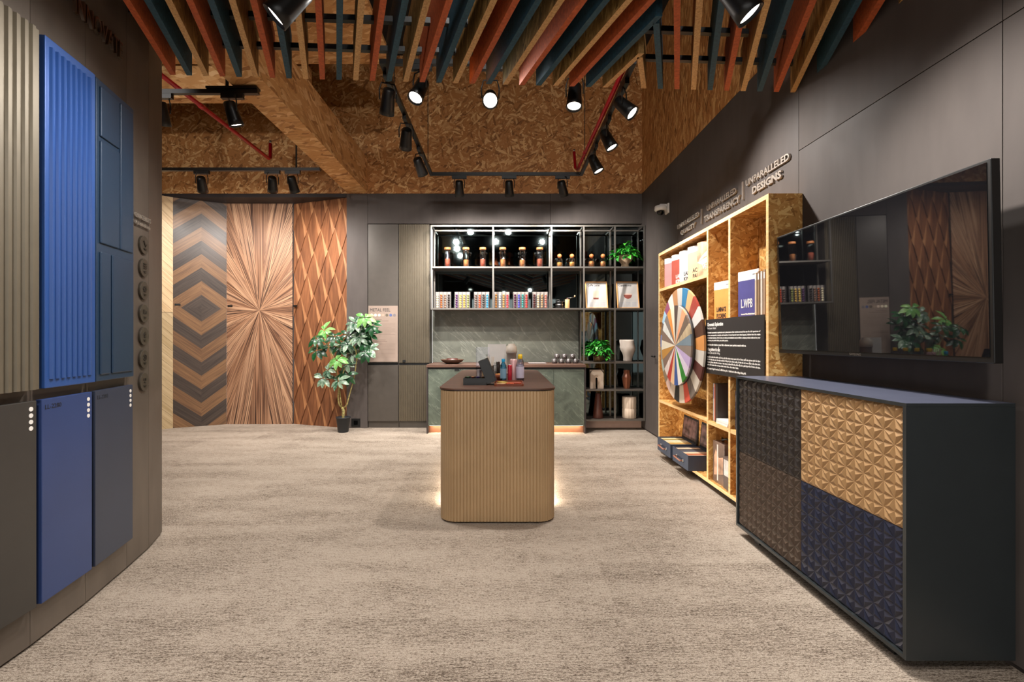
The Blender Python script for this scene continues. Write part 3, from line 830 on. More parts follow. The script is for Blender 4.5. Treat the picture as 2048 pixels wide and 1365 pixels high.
# ceramics
M['cream'] = plain('#d8c3ae', 0.6); M['bone'] = plain('#c2b5a9', 0.6); M['terracotta'] = plain('#8a5238', 0.35, 0.2); M['brown_gl'] = plain('#5e352a', 0.45)
xS = lambda px, d=6.22: (px - 1008) * d / F
t = thing('twisted_vase', 'pale stone vase with twisting folds right of the green pothos', 'vase', (xS(1255.5), 6.23, Z3))
prof = [(.055, 0), (.056, .02), (.060, .06), (.075, .11), (.092, .16), (.094, .19), (.088, .22), (.092, .27), (.090, .29), (.08, .29), (.078, .27), (.07, .2)]
MB().lathe(prof, 48, mod=lambda a, z: 1 + 0.16 * math.sin(3 * a + z * 16 + 0.8) * min(1, z * 12)).build('body', 'bone', t)
Z4, Z5 = 0.528 + hb, 0.137 + hb
t = thing('arch_sculpture', 'cream arch sculpture with stepped arches on the second shelf from below', 'sculpture', (xS(1192.5), 6.22, Z4))
def strip(outer, inner, y0, y1, mb):
    for k in range(len(outer) - 1): mb.prism([outer[k], outer[k + 1], inner[k + 1], inner[k]], 'y', y0, y1)
def archline(r, hc): return [(r, 0), (r, hc)] + [(r * math.cos(R(a)), hc + r * math.sin(R(a))) for a in range(15, 180, 15)] + [(-r, hc), (-r, 0)]
def boxline(w, h, n):
    out = [(w, 0), (w, .135)]
    for a in range(15, 180, 15):
        c, s_ = math.cos(R(a)), math.sin(R(a)); k = min(w / max(abs(c), 1e-6), (h - .135) / max(s_, 1e-6)); out.append((c * k, .135 + s_ * k))
    return out + [(-w, .135), (-w, 0)]
mb = MB(); strip(boxline(.088, .25, 0), archline(.05, .135), -.045, .045, mb)
for sx in (-1, 1): mb.prism([(sx * .088, .25), (sx * .088, .205), (sx * .055, .25)][::sx], 'y', -.045, .045)
mb.build('block', 'cream', t)
mb = MB(); strip(archline(.0498, .135), archline(.032, .135), -.037, .037, mb); mb.build('middle_arch', 'cream', t)
mb = MB(); strip(archline(.0318, .135), archline(.014, .135), -.029, .029, mb); mb.build('inner_arch', 'cream', t)
t = thing('faceted_vase', 'copper brown faceted vase beside the arch sculpture', 'vase', (xS(1253.5), 6.22, Z4))
MB().lathe([(.040, 0), (.044, .02), (.060, .12), (.064, .15), (.046, .20), (.043, .215), (.047, .245), (.040, .245), (.036, .21)], 7, smooth=False).build('body', 'terracotta', t)
t = thing('cone_vase', 'tall tapering dark brown vase on the lowest shelf', 'vase', (xS(1196), 6.22, Z5))
MB().lathe([(.068, 0), (.070, .004), (.034, .325), (.030, .33), (.026, .328), (.03, .2)], 32).build('body', 'brown_gl', t)
t = thing('ribbed_vase', 'cream ribbed cylindrical vase on the lowest shelf', 'vase', (xS(1258.5), 6.22, Z5))
MB().lathe([(.082, 0), (.088, .006), (.090, .12), (.086, .13), (.090, .14), (.091, .27), (.088, .285), (.075, .284), (.074, .25)], 72, mod=lambda a, z: 1 + 0.055 * abs(math.sin(7 * a + (0 if z < .128 else .5))) - .03).build('body', 'cream', t)

# ------------------------------------------------------------------ plants
def leafmat(name, a, b, rough=0.4):
    n = NT(name); c = n.obj()
    no = n.noise(n.map(c, (30, 8, 30)), 1.5, 3)
    oi = n.n('ShaderNodeObjectInfo').outputs['Random']
    f = n.math('ADD', n.math('MULTIPLY', no, 0.75), n.math('MULTIPLY', oi, 0.3))
    n.base(n.ramp(f, [(0.35, a), (0.75, b)])); n.pbr(rough, 0, 0.5)
    return n.m
M['leaf_dark'] = leafmat('leaf_dark', '#0e2a18', '#245a30', 0.3)
M['leaf_var'] = leafmat('leaf_variegated', '#1e4630', '#9db59a', 0.3)
M['leaf_new'] = leafmat('leaf_new', '#4a8a3c', '#9cc878', 0.35)
M['pothos_a'] = leafmat('pothos_green', '#1f7a22', '#4fb03a', 0.35)
M['pothos_b'] = leafmat('pothos_dark', '#0f4f1c', '#2c8a30', 0.35)
M['bark'] = plain('#8f8350', 0.8, var=0.25, scale=50)
def leaf_mesh(L, Wd, curl, heart=False):
    mb = MB(); n = 6; vs = []
    for i in range(n + 1):
        t_ = i / n
        w = Wd * (math.sin(math.pi * (t_ ** (0.55 if heart else 1.25))) ** 0.8) if 0 < t_ < 1 else (0.004 if t_ == 0 else 0.0005)
        z = -curl * t_ * t_ * L
        for s_ in (-1, 0, 1): vs.append((s_ * w, t_ * L, z + abs(s_) * w * 0.28))
    fs = []
    for i in range(n):
        for k in range(2): fs.append((i * 3 + k, i * 3 + k + 1, i * 3 + k + 4, i * 3 + k + 3))
    mb.add(vs, fs, 0, True)
    return mb.mesh('leaf')
def put_leaf(me, p, az, pitch, roll, sc, parent):
    o = bpy.data.objects.new('leaf', me); COL.objects.link(o); o.parent = parent
    o.matrix_local = Matrix.Translation(p) @ Matrix.Rotation(az, 4, 'Z') @ Matrix.Rotation(pitch, 4, 'X') @ Matrix.Rotation(roll, 4, 'Y') @ Matrix.Scale(sc, 4)
    return o
# schefflera
pl0 = Vector(((686.5 - 1008) * 6.02 / F, 6.02, 0))
t = thing('potted_schefflera', 'tall schefflera with glossy leaf clusters in a black pot on the carpet', 'plant', pl0)
MB().lathe([(.062, 0), (.066, .004), (.086, .18), (.092, .182), (.092, .195), (.082, .195), (.078, .16)], 32).build('pot', 'pot', t)
MB().lathe([(0, .160), (.0785, .160), (0, .168)], 20).build('soil', 'soil', t)
def W2(px, py, d): return Vector(((px - 1008) * d / F, d, 1.2 - (py - 678) * d / F)) - pl0
st = [W2(686, 838, 6.02), W2(687, 822, 6.02), W2(684.5, 815, 6.02)]
MB().tube([(0, 0, .15)] + st, [.016, .016, .020, .017], 10).build('trunk', 'bark', t)
br = [[W2(686, 818, 6.02), W2(694, 810, 6.01), W2(699, 790, 6.0), W2(706, 765, 6.0), W2(711, 740, 6.0), W2(714, 715, 5.99), W2(722, 690, 5.99), W2(731, 640, 5.99)],
      [W2(714, 722, 5.99), W2(712, 700, 5.98), W2(700, 680, 5.96)],
      [W2(684, 816, 6.02), W2(681, 800, 6.0), W2(679, 780, 5.99), W2(674, 757, 5.96), W2(672, 725, 5.96), W2(655, 690, 5.95), W2(648, 665, 5.95)],
      [W2(683, 815, 6.02), W2(678, 810, 5.98), W2(676, 795, 5.97), W2(678, 770, 5.94), W2(690, 735, 5.95)]]
for b_ in br: MB().tube(b_, [.010 - .0008 * i for i in range(len(b_))], 7).build('stem', 'bark', t)
lm = {k: leaf_mesh(.125, .031, .55) for k in ('leaf_dark', 'leaf_var', 'leaf_new')}
for k in lm: lm[k].materials.append(M[k])
cl = [(605, 130, 'leaf_new'), (505, 185, 'leaf_var'), (680, 205, 'leaf_dark'), (195, 260, 'leaf_new'), (115, 345, 'leaf_dark'), (240, 425, 'leaf_var'), (300, 320, 'leaf_dark'), (440, 310, 'leaf_dark'), (545, 330, 'leaf_var'),
      (600, 380, 'leaf_dark'), (650, 445, 'leaf_var'), (480, 500, 'leaf_var'), (430, 400, 'leaf_var'), (320, 560, 'leaf_new'), (235, 660, 'leaf_var'), (420, 600, 'leaf_var'), (335, 770, 'leaf_var'), (430, 710, 'leaf_dark'),
      (185, 740, 'leaf_var'), (565, 250, 'leaf_dark'), (620, 480, 'leaf_dark'), (120, 460, 'leaf_dark'), (360, 440, 'leaf_dark'), (660, 300, 'leaf_dark')]
for zx, zy, kk in cl:
    c = W2(610 + zx / 5.05, 610 + zy / 5.05, 5.93 + random.uniform(-.12, .16))
    tw = Vector((random.uniform(-.3, .3), -0.75, 0.55)).normalized()
    n8 = 8
    u = tw.orthogonal().normalized(); w = tw.cross(u); a0 = random.uniform(0, 6)
    for j in range(n8):
        aa = a0 + j * 2 * math.pi / n8
        d = ((u * math.cos(aa) + w * math.sin(aa)) * 1.0 + tw * random.uniform(-.05, .5) + Vector((random.uniform(-.2, .2), random.uniform(-.2, .2), random.uniform(-.35, .1)))).normalized()
        rot = Matrix((d.cross(tw).normalized(), d, d.cross(tw).normalized().cross(d))).transposed().to_4x4()
        o = bpy.data.objects.new('leaf', lm[kk]); COL.objects.link(o); o.parent = t
        o.matrix_local = Matrix.Translation(c + d * .012) @ rot @ Matrix.Scale(random.uniform(.72, 1.05), 4)
# pothos
pm = {k: leaf_mesh(.072, .031, .5, True) for k in ('pothos_a', 'pothos_b')}
for k in pm: pm[k].materials.append(M[k])
def pothos(label, loc, potfn, rim, rx, rz, nleaf, seed):
    rnd = random.Random(seed)
    t = thing('potted_pothos', label, 'plant', loc)
    potfn(t)
    MB().lathe([(0, rim - .02), (.05, rim - .02), (0, rim - .012)], 16).build('soil', 'soil', t)
    for j in range(9):
        az = rnd.uniform(0, 6.28); rr = rnd.uniform(.5, 1.0)
        e = Vector((math.cos(az) * rx * rr, math.sin(az) * .10, rim + rnd.uniform(-.06, .08)))
        MB().tube([(0, 0, rim - .02), (e.x * .4, e.y * .4, rim + .07), (e.x * .8, e.y * .8, rim + .05), tuple(e)], [.003, .0028, .0025, .002], 5).build('vine', 'leaf_new', t)
    for j in range(nleaf):
        az = rnd.uniform(0, 6.28); q = math.sqrt(rnd.random())
        h = rim + .01 + rz * (1 - q * q) * rnd.uniform(.35, 1.0) - (0.10 * q * q * rnd.random())
        p = Vector((math.cos(az) * rx * q * .85, math.sin(az) * min(rx, .11) * q - .035, h))
        put_leaf(pm['pothos_a' if rnd.random() < .62 else 'pothos_b'], p, az - math.pi / 2 + rnd.uniform(-.5, .5), R(rnd.uniform(-40, 35)), R(rnd.uniform(-35, 35)), rnd.uniform(.6, 1.05), t)
    return t
def pot_gold(t): MB().lathe([(.055, 0), (.060, .004), (.070, .125), (.066, .125), (.060, .08)], 28).build('pot', plain('#8a6f4c', .3, .6, var=.15, scale=40), t)
def pot_goblet(t): MB().lathe([(.050, 0), (.052, .01), (.046, .04), (.052, .055), (.085, .09), (.105, .13), (.108, .16), (.10, .16), (.09, .13)], 28).build('pot', plain('#c7ac8c', .7, var=.12, scale=20), t)
pothos('bushy green pothos in a golden pot on the shelf right of the cups', (xS(1196, 6.2), 6.20, Z3), pot_gold, .125, .20, .18, 165, 3)
pothos('bushy green pothos in a stone goblet pot at the right end of the top shelf', (xS(1250, 6.2), 6.20, Z1), pot_goblet, .16, .205, .16, 165, 5)

# ------------------------------------------------------------------ things on the counter
ZW = 0.8725
t = thing('wide_bowl', 'wide shallow brown bowl on the left of the counter', 'bowl', ((904.5 - 1008) * 6.12 / F, 6.12, ZW))
MB().lathe([(.075, 0), (.078, .003), (.12, .022), (.152, .052), (.153, .058), (.148, .057), (.115, .028), (.07, .012), (0, .011)], 40).build('body', plain('#523a2c', .5), t)
o = MB().lathe([(0, 0), (.07, 0), (.074, .004), (.075, .058), (.070, .058), (.066, .012), (0, .010)], 32).build('small_dish', plain('#4a241c', .4), loc=((904.5 - 1008) * 6.12 / F, 6.12, ZW + .0115)); tag(o, 'small reddish brown dish set inside the wide bowl', 'dish')
M['cup'] = plain('#57504f', 0.28, 0.2)
cupm = MB().lathe([(0, 0), (.025, 0), (.033, .004), (.037, .02), (.037, .062), (.034, .062), (.033, .02), (0, .008)], 24).mesh('cup_body'); cupm.materials.append(M['cup'])
hm = MB().tube([(.034, 0, .052), (.052, 0, .05), (.056, 0, .03), (.048, 0, .014), (.034, 0, .012)], .0042, 6).mesh('handle'); hm.materials.append(M['cup'])
lg = MB().ring((0, -.0368, .034), (0, -.0374, .034), .006, .006, 12).mesh('emblem'); lg.materials.append(M['white'])
bot = [(1109, 'first'), (1123, 'second'), (1137, 'third'), (1151, 'fourth')]; top = [(1114, 'first'), (1129, 'second'), (1145, 'third')]
for row, z, ps in (('bottom', ZW, bot), ('top', ZW + .0635, top)):
    for px, w_ in ps:
        t = thing('coffee_cup', f'dark coffee cup, {w_} from the left in the {row} row of the cup stack', 'cup', ((px - 1008) * 6.22 / F, 6.22, z), R(-25), 'stacked coffee cups on the counter')
        link('cup_body', cupm, 'cup', t); link('handle', hm, 'cup', t)
        link('emblem', lg, 'white', t, rotz=R(10))
# flat grey tray at the right of the counter
o = MB().lathe([(0, 0), (.16, 0), (.165, .008), (.158, .008), (0, .004)], 4, smooth=False).build('flat_tray', plain('#9a908c', .4), loc=(0.44, 6.2, ZW), rotz=R(45)); tag(o, 'flat grey tray on the counter left of the cups', 'tray')

# ------------------------------------------------------------------ island
IX0, IX1, IY0, IY1, IZ = -0.431, 0.343, 3.02, 4.86, 0.878
def rrect(x0, x1, y0, y1, r, step=10):
    pts = []
    for cx, cy, a0 in ((x1 - r, y0 + r, -90), (x1 - r, y1 - r, 0), (x0 + r, y1 - r, 90), (x0 + r, y0 + r, 180)):
        for a in range(0, 91, step): pts.append((cx + r * math.cos(R(a0 + a)), cy + r * math.sin(R(a0 + a))))
    return pts
icx, icy = (IX0 + IX1) / 2, (IY0 + IY1) / 2
t = thing('kitchen_island', 'bronze fluted island with rounded corners and dark wooden top', 'island', (icx, icy, 0))
# fluted skin: walk the rounded outline at a constant pitch
def outline(x0, x1, y0, y1, r, n):
    L = 2 * (x1 - x0 - 2 * r) + 2 * (y1 - y0 - 2 * r) + 2 * math.pi * r
    out = []
    for i in range(n):
        s = L * i / n
        segs = [('l', (x0 + r, y0), (1, 0), x1 - x0 - 2 * r), ('a', (x1 - r, y0 + r), -90, math.pi * r / 2), ('l', (x1, y0 + r), (0, 1), y1 - y0 - 2 * r), ('a', (x1 - r, y1 - r), 0, math.pi * r / 2),
                ('l', (x1 - r, y1), (-1, 0), x1 - x0 - 2 * r), ('a', (x0 + r, y1 - r), 90, math.pi * r / 2), ('l', (x0, y1 - r), (0, -1), y1 - y0 - 2 * r), ('a', (x0 + r, y0 + r), 180, math.pi * r / 2)]
        for k, c, d, ln in segs:
            if s <= ln + 1e-9:
                if k == 'l':
                    p = (c[0] + d[0] * s, c[1] + d[1] * s); nn = (d[1], -d[0])
                else:
                    a = R(d) + s / r; nn = (math.cos(a), math.sin(a)); p = (c[0] + r * nn[0], c[1] + r * nn[1])
                out.append((p, nn)); break
            s -= ln
    return out
hx, hy = (IX1 - IX0) / 2 - .006, (IY1 - IY0) / 2 - .006
per = 2 * (2 * hx - .24) + 2 * (2 * hy - .24) + 2 * math.pi * .12
nfl = int(per / 0.0215)
prof = []
for i, (p, nn) in enumerate(outline(-hx, hx, -hy, hy, .12, nfl * 10)):
    k = i % 10; dpt = 0.004 if k in (0,) else (0.0025 if k in (1, 9) else 0.0)
    prof.append((p[0] - nn[0] * dpt, p[1] - nn[1] * dpt))
MB().prism(prof, 'z', 0.014, 0.860).build('fluted_body', 'bronze', t)
MB().prism(rrect(-hx + .05, hx - .05, -hy + .05, hy - .05, .08), 'z', 0.0, 0.0135).build('recessed_plinth', 'black', t)
MB().prism(rrect(-hx + .012, hx - .012, -hy + .012, hy - .012, .11), 'z', 0.8605, 0.8655).build('shadow_gap', 'black', t)
MB().prism(rrect(IX0 - icx, IX1 - icx, IY0 - icy, IY1 - icy, .125, 6), 'z', 0.866, IZ).build('top', 'island_top', t, bevel=.001)
for s_ in (-1, 1):
    MB().box(s_ * (hx - .045) - .003, s_ * (hx - .045) + .003, -hy + .25, hy - .2, .004, .0125).build('led_strip', 'led', t)
    area('island_led_light', (s_ * (hx - .010), 0.12, .008), .010, 1.35, 22, (1, .86, .68), rot=(0, s_ * R(-82), 0), parent=t)

# ------------------------------------------------------------------ things on the island
IT = IZ + .0005
def ip(px, d): return (px - 1008) * d / F
t = thing('capsule_box', 'open black box of coffee capsules at the front of the island', 'box', (ip(951, 3.30), 3.31, IT))
bw, bd, bh = .081, .075, .048
for b_ in ((-bw, bw, -bd, -bd + .006), (-bw, bw, bd - .006, bd), (-bw, -bw + .006, -bd + .006, bd - .006), (bw - .006, bw, -bd + .006, bd - .006)):
    MB().box(*b_, 0, bh).build('wall', 'lampblack', t)
MB().box(-bw + .006, bw - .006, -bd + .006, bd - .006, 0, .036).build('tray_insert', 'lampblack', t)
mb = MB().box(-.034, .034, -.074, .074, 0, .17); o = mb.build('lid', 'lampblack', t, bevel=.002); o.matrix_local = Matrix.Translation((bw + .036, 0, .017)) @ Matrix.Rotation(R(-22), 4, 'Y')
cc = ['#3f5a3a', '#7a3424', '#4a3a78', '#6b4a2a', '#2a2422', '#a08a4a', '#33363a', '#5a2a4a']
cn = ['green', 'rust red', 'purple', 'brown', 'black', 'gold', 'charcoal', 'plum']
for k in range(8):
    c_, r_ = k % 4, k // 4
    me = cap_mesh.mesh('coffee_capsule'); me.materials.append(plain(cc[k], .3, .5))
    o = link('coffee_capsule', me, 'black', loc=(ip(951, 3.30) - .052 + c_ * .035, 3.31 - .030 + r_ * .05, IT + .0465))
    tag(o, f'{cn[k]} coffee capsule lying in the open black box', 'capsule', 'capsules in the black box')
# wooden tray
tx, ty = ip(1018, 3.25), 3.31
t = thing('serving_tray', 'small reddish wooden serving tray at the front of the island', 'tray', (tx, ty, IT))
M['traywood'] = wood('tray_wood', '#6b2f1c', '#9a5433', (4, 40, 1))
MB().prism(rrect(-.1, .1, -.15, .15, .02, 15), 'z', 0, .005).build('base', 'traywood', t)
o_ = rrect(-.1, .1, -.15, .15, .02, 15); i_ = rrect(-.094, .094, -.144, .144, .016, 15)
mb = MB(); n_ = len(o_)
vs = [(x, y, .0052) for x, y in o_] + [(x, y, .014) for x, y in o_] + [(x, y, .014) for x, y in i_] + [(x, y, .0052) for x, y in i_]
fs = []
for q in range(3):
    for i in range(n_): fs.append((q * n_ + i, q * n_ + (i + 1) % n_, (q + 1) * n_ + (i + 1) % n_, (q + 1) * n_ + i))
for i in range(n_): fs.append((3 * n_ + i, 3 * n_ + (i + 1) % n_, (i + 1) % n_, i))
mb.add(vs, fs); mb.build('rim', 'traywood', t)
for k, (c, dx, dy, nm) in enumerate((('#c9a06a', -.05, -.05, 'tan'), ('#d0653f', .01, -.02, 'orange'), ('#b7563a', .055, .0, 'brick red'), ('#d7b84a', -.045, .06, 'yellow'))):
    o = MB().prism([(-.026, -.034), (.026, -.034), (.026, .034), (-.026, .034)], 'z', 0, .006).build('snack_packet', plain(c, .35, .2, var=.15, scale=40), loc=(tx + dx, ty + dy, IT + .0056), rotz=R(20 * k - 25), bevel=.002)
    tag(o, f'{nm} snack packet lying in the wooden serving tray', 'packet', 'packets in the serving tray')
def bottle(label, px, d, h, r, bodymat, capc, labc=None, capname='cap', group=None):
    t = thing('drink_bottle', label, 'bottle', (ip(px, d), d, IT), 0, group)
    MB().lathe([(0, 0), (r * .9, 0), (r, .006), (r, h * .28), (r * .94, h * .33), (r, h * .40), (r, h * .62), (r * .86, h * .74), (r * .45, h * .84), (r * .42, h * .87), (r * .36, h * .87), (0, h * .86)], 24).build('bottle_body', bodymat, t)
    if labc: MB().lathe([(r * 1.012, h * .12), (r * 1.015, h * .125), (r * 1.015, h * .56), (r * 1.012, h * .565)], 24).build('wrap_label', plain(labc, .4), t)
    MB().lathe([(0, h * .862), (r * .52, h * .862), (r * .54, h * .87), (r * .54, h * .985), (r * .48, h), (0, h)], 20).build(capname, plain(capc, .35), t)
M['bluewater'] = glass('blue_tinted_plastic', '#9fd4ea', .05)
bottle('blue sports water bottle standing behind the wooden tray', 1006.5, 3.56, .168, .024, 'bluewater', '#12a6dc', '#7fa6bd')
bottle('clear water bottle with yellow cap at the right behind the tray', 1040, 3.56, .195, .031, 'acrylic', '#e8c11e', '#c9c2d6')
for k, (d, px) in enumerate(((3.66, 1040.5), (3.76, 1040.5), (3.86, 1040.5))):
    bottle(f'clear water bottle with yellow cap, {on[k]} behind the front one', px, d, .195, .030, 'acrylic', '#e8c11e', '#c9c2d6', group='yellow capped bottles in a row')
for nm, px, c1, c2, lab in (('can', 1019.5, '#c02a3a', '#d9d2d2', 'slim red drink can between the two bottles'), ('can', 1027, '#ddb0ae', '#e9dcd8', 'pale pink drink can between the two bottles')):
    t = thing('drink_can', lab, 'can', (ip(px, 3.56 if px < 1022 else 3.60), 3.56 if px < 1022 else 3.60, IT))
    h_ = .125 if px < 1022 else .165; r_ = .0165 if px < 1022 else .028
    MB().lathe([(0, 0), (r_ * .85, 0), (r_, .008), (r_, h_ - .012), (r_ * .9, h_ - .002)], 24).build('can_body', plain(c1, .3, .2), t)
    MB().lathe([(0, h_ - .0035), (r_ * .86, h_ - .0035), (r_ * .9, h_), (r_ * .84, h_), (r_ * .8, h_ - .003), (0, h_ - .003)], 24).build('rim', plain(c2, .3, .6), t)
# menu board, dispenser, organiser and jars further back
t = thing('menu_board', 'blank white board standing at the back of the island', 'board', (ip(994, 4.35), 4.35, IT))
MB().box(-.085, .085, -.004, .004, .004, .272).build('sheet', 'white', t)
MB().box(-.06, .06, -.03, .03, 0, .004).build('foot', 'acrylic', t)
t = thing('cup_dispenser', 'pale plastic cup dispenser right of the white board', 'dispenser', (ip(1023, 4.25), 4.25, IT))
MB().lathe([(0, 0), (.048, 0), (.048, .012), (.044, .014), (.044, .185), (.05, .19), (.05, .2), (0, .2)], 28).build('base', plain('#9a8d84', .35), t)
MB().lathe([(.047, .2005), (.05, .204), (.046, .255), (.03, .262), (.03, .275), (0, .278)], 28).build('hopper', plain('#e3d6c6', .35), t)
t = thing('acrylic_organiser', 'clear acrylic organiser with stirrers left of the white board', 'organiser', (ip(966, 3.95), 3.95, IT))
for b_ in ((-.058, -.054, -.04, .04, 0, .25), (.054, .058, -.04, .04, 0, .18), (-.0535, .0535, .036, .04, 0, .25), (-.0535, .0535, -.04, .0355, 0, .004)):
    MB().box(*b_).build('acrylic_wall', 'acrylic', t)
MB().box(-.0535, .0535, -.04, -.036, .0045, .12).build('acrylic_wall', 'acrylic', t)
for k in range(5):
    o = MB().box(-.009, .009, -.03, .03, 0, .055).build('sugar_packet', plain(['#d9d0c4', '#5c4a44', '#c9a86a', '#e0d8d0', '#8a6f5a'][k], .5), loc=(ip(966, 3.95) - .038 + k * .019, 3.945, IT + .0045))
    tag(o, f'{["off white", "dark brown", "golden", "white", "tan"][k]} packet in the clear acrylic organiser', 'packet', 'packets in the organiser')
t = thing('stirrer_jar', 'glass jar holding pale wooden stirrers behind the capsule box lid', 'jar', (ip(981, 3.75), 3.75, IT))
MB().lathe([(0, 0), (.026, 0), (.028, .004), (.028, .105), (.0255, .105), (.0255, .008), (0, .006)], 20).build('glass_body', 'glass', t)
for k in range(6):
    a_ = k * 1.05
    o = MB().box(-.003, .003, -.0012, .0012, 0, .17).build('stirrer', plain('#e3d2b8', .6), matrix=Matrix.Translation((ip(981, 3.75) + .008 * math.cos(a_), 3.75 + .008 * math.sin(a_), IT + .0085)) @ Matrix.Rotation(R(6) * math.cos(a_), 4, 'Y') @ Matrix.Rotation(-R(6) * math.sin(a_), 4, 'X'))
    tag(o, 'pale wooden stirrer standing in the glass jar', 'stirrer', 'stirrers in the jar')
t = thing('wire_basket', 'small black wire basket beside the stirrer jar', 'basket', (ip(994, 3.9), 3.9, IT))
for z in (.004, .05, .10): MB().tube([(.042 * math.cos(R(a_)), .042 * math.sin(R(a_)), z) for a_ in range(0, 361, 20)], .002, 5).build('hoop', 'black', t)
for k in range(14):
    a_ = k * 2 * math.pi / 14
    MB().tube([(.042 * math.cos(a_), .042 * math.sin(a_), .002), (.042 * math.cos(a_), .042 * math.sin(a_), .102)], .0015, 5).build('wire', 'black', t)
for k in range(4):
    o = MB().lathe([(0, 0), (.013, 0), (.013, .09), (.009, .12), (.011, .125), (0, .13)], 10).build('dark_sachet', plain(['#1d1b1a', '#2a3a2c', '#d8d4cc', '#3a2a22'][k], .5), loc=(ip(994, 3.9) + .018 * math.cos(k * 1.57 + .6), 3.9 + .018 * math.sin(k * 1.57 + .6), IT + .002))
    tag(o, f'{["black", "dark green", "white", "dark brown"][k]} tube standing in the wire basket', 'tube', 'tubes in the wire basket')
t = thing('snack_bowl', 'small wooden bowl of biscuits behind the blue bottle', 'bowl', (ip(998, 3.66), 3.66, IT))
MB().lathe([(0, 0), (.022, 0), (.036, .02), (.042, .042), (.039, .042), (.03, .018), (0, .008)], 24).build('bowl_body', 'traywood', t)
for k in range(5):
    a_ = k * 1.256
    o = MB().lathe([(0, 0), (.014, .001), (.015, .005), (.012, .009), (0, .010)], 12).build('biscuit', plain('#d08a46', .7, var=.2, scale=60), loc=(ip(998, 3.66) + .017 * math.cos(a_), 3.66 + .017 * math.sin(a_), IT + .036 + .003 * (k % 2)))
    tag(o, 'round golden biscuit in the small wooden bowl', 'biscuit', 'biscuits in the bowl')

# ------------------------------------------------------------------ right wall group : local x runs towards the camera, local -y faces the room
RZ = R(-90)
# sideboard
SBX, SBD0, SBD1 = 1.432, 2.886, 1.665
t = thing('sideboard', 'dark floating sideboard with four embossed doors on the right', 'sideboard', (SBX, SBD0, 0), RZ)
SW = SBD0 - SBD1; SD = 1.822 - SBX; z0, z1 = 0.052, 0.970
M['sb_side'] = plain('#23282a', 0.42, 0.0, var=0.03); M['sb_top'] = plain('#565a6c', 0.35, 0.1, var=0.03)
th = .014
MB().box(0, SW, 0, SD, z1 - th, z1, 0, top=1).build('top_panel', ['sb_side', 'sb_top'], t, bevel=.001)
MB().box(0, SW, 0, SD, z0, z0 + th).build('bottom_panel', 'sb_side', t)
MB().box(0, th, 0, SD, z0 + th, z1 - th).build('side_panel', 'sb_side', t)
MB().box(SW - th, SW, 0, SD, z0 + th, z1 - th).build('side_panel', 'sb_side', t)
MB().box(th, SW - th, .06, SD, z0 + th, z1 - th).build('carcass', 'black', t)
for x in (.12, SW - .16):
    MB().box(x, x + .05, .05, .10, 0, z0).build('foot', 'black', t)
    MB().box(x, x + .05, SD - .1, SD - .05, 0, z0).build('foot', 'black', t)
def embossed(x0, x1, za, zb, nx, nz, mat):
    """rows of right triangles, each raised to an apex"""
    px = (x1 - x0) / nx; pz = (zb - za) / nz; dep = .0085; y = .014
    mb = MB()
    for r_ in range(nz):
        for k in range(-1, 2 * nx + 1):
            xL = x0 + k * px / 2 + (px / 2 if r_ % 2 else 0) - px / 2
            up = (k % 2 == 0)
            zl, zh = za + r_ * pz, za + (r_ + 1) * pz
            tri = [(xL, zl), (xL + px, zl), (xL + px / 2, zh)] if up else [(xL, zh), (xL + px / 2, zl), (xL + px, zh)]
            tip = tri[2] if up else tri[1]
            bl, br_ = (tri[0], tri[1]) if up else (tri[0], tri[2])
            md = (tip[0], bl[1])
            for T3 in ((bl, md, tip), (md, br_, tip)):
                ap = (sum(p[0] for p in T3) / 3 * .94 + md[0] * .06, sum(p[1] for p in T3) / 3 * .94 + md[1] * .06)
                for i in range(3):
                    A, Bq = T3[i], T3[(i + 1) % 3]
                    pl = clip([A, Bq, ap], x0, x1, za, zb)
                    if not pl: continue
                    den = (Bq[0] - A[0]) * (ap[1] - A[1]) - (ap[0] - A[0]) * (Bq[1] - A[1])
                    vs = [(p[0], y - dep * ((Bq[0] - A[0]) * (p[1] - A[1]) - (p[0] - A[0]) * (Bq[1] - A[1])) / den, p[1]) for p in pl]
                    ar = sum(pl[j][0] * pl[(j + 1) % len(pl)][1] - pl[(j + 1) % len(pl)][0] * pl[j][1] for j in range(len(pl)))
                    f = tuple(range(len(vs))); mb.add(vs, [f if ar > 0 else f[::-1]])
    mb.box(x0, x1, y + .0005, y + .03, za, zb)
    return mb
xm = SW / 2; zm = .511
for x0, x1, za, zb, mat, lb in ((th + .002, xm - .001, zm + .001, z1 - th - .002, plain('#2b2522', .42, .1, var=.03), 'dark brown embossed door'), (xm + .001, SW - th - .002, zm + .001, z1 - th - .002, plain('#a8845a', .45, .1, var=.03), 'tan gold embossed door'),
                                (th + .002, xm - .001, z0 + th + .002, zm - .001, plain('#46382e', .42, .1, var=.03), 'brown embossed door'), (xm + .001, SW - th - .002, z0 + th + .002, zm - .001, plain('#1f2336', .42, .1, var=.03), 'navy embossed door')):
    part_label(embossed(x0, x1, za, zb, 6, 9, mat).build('door', mat, t), lb)

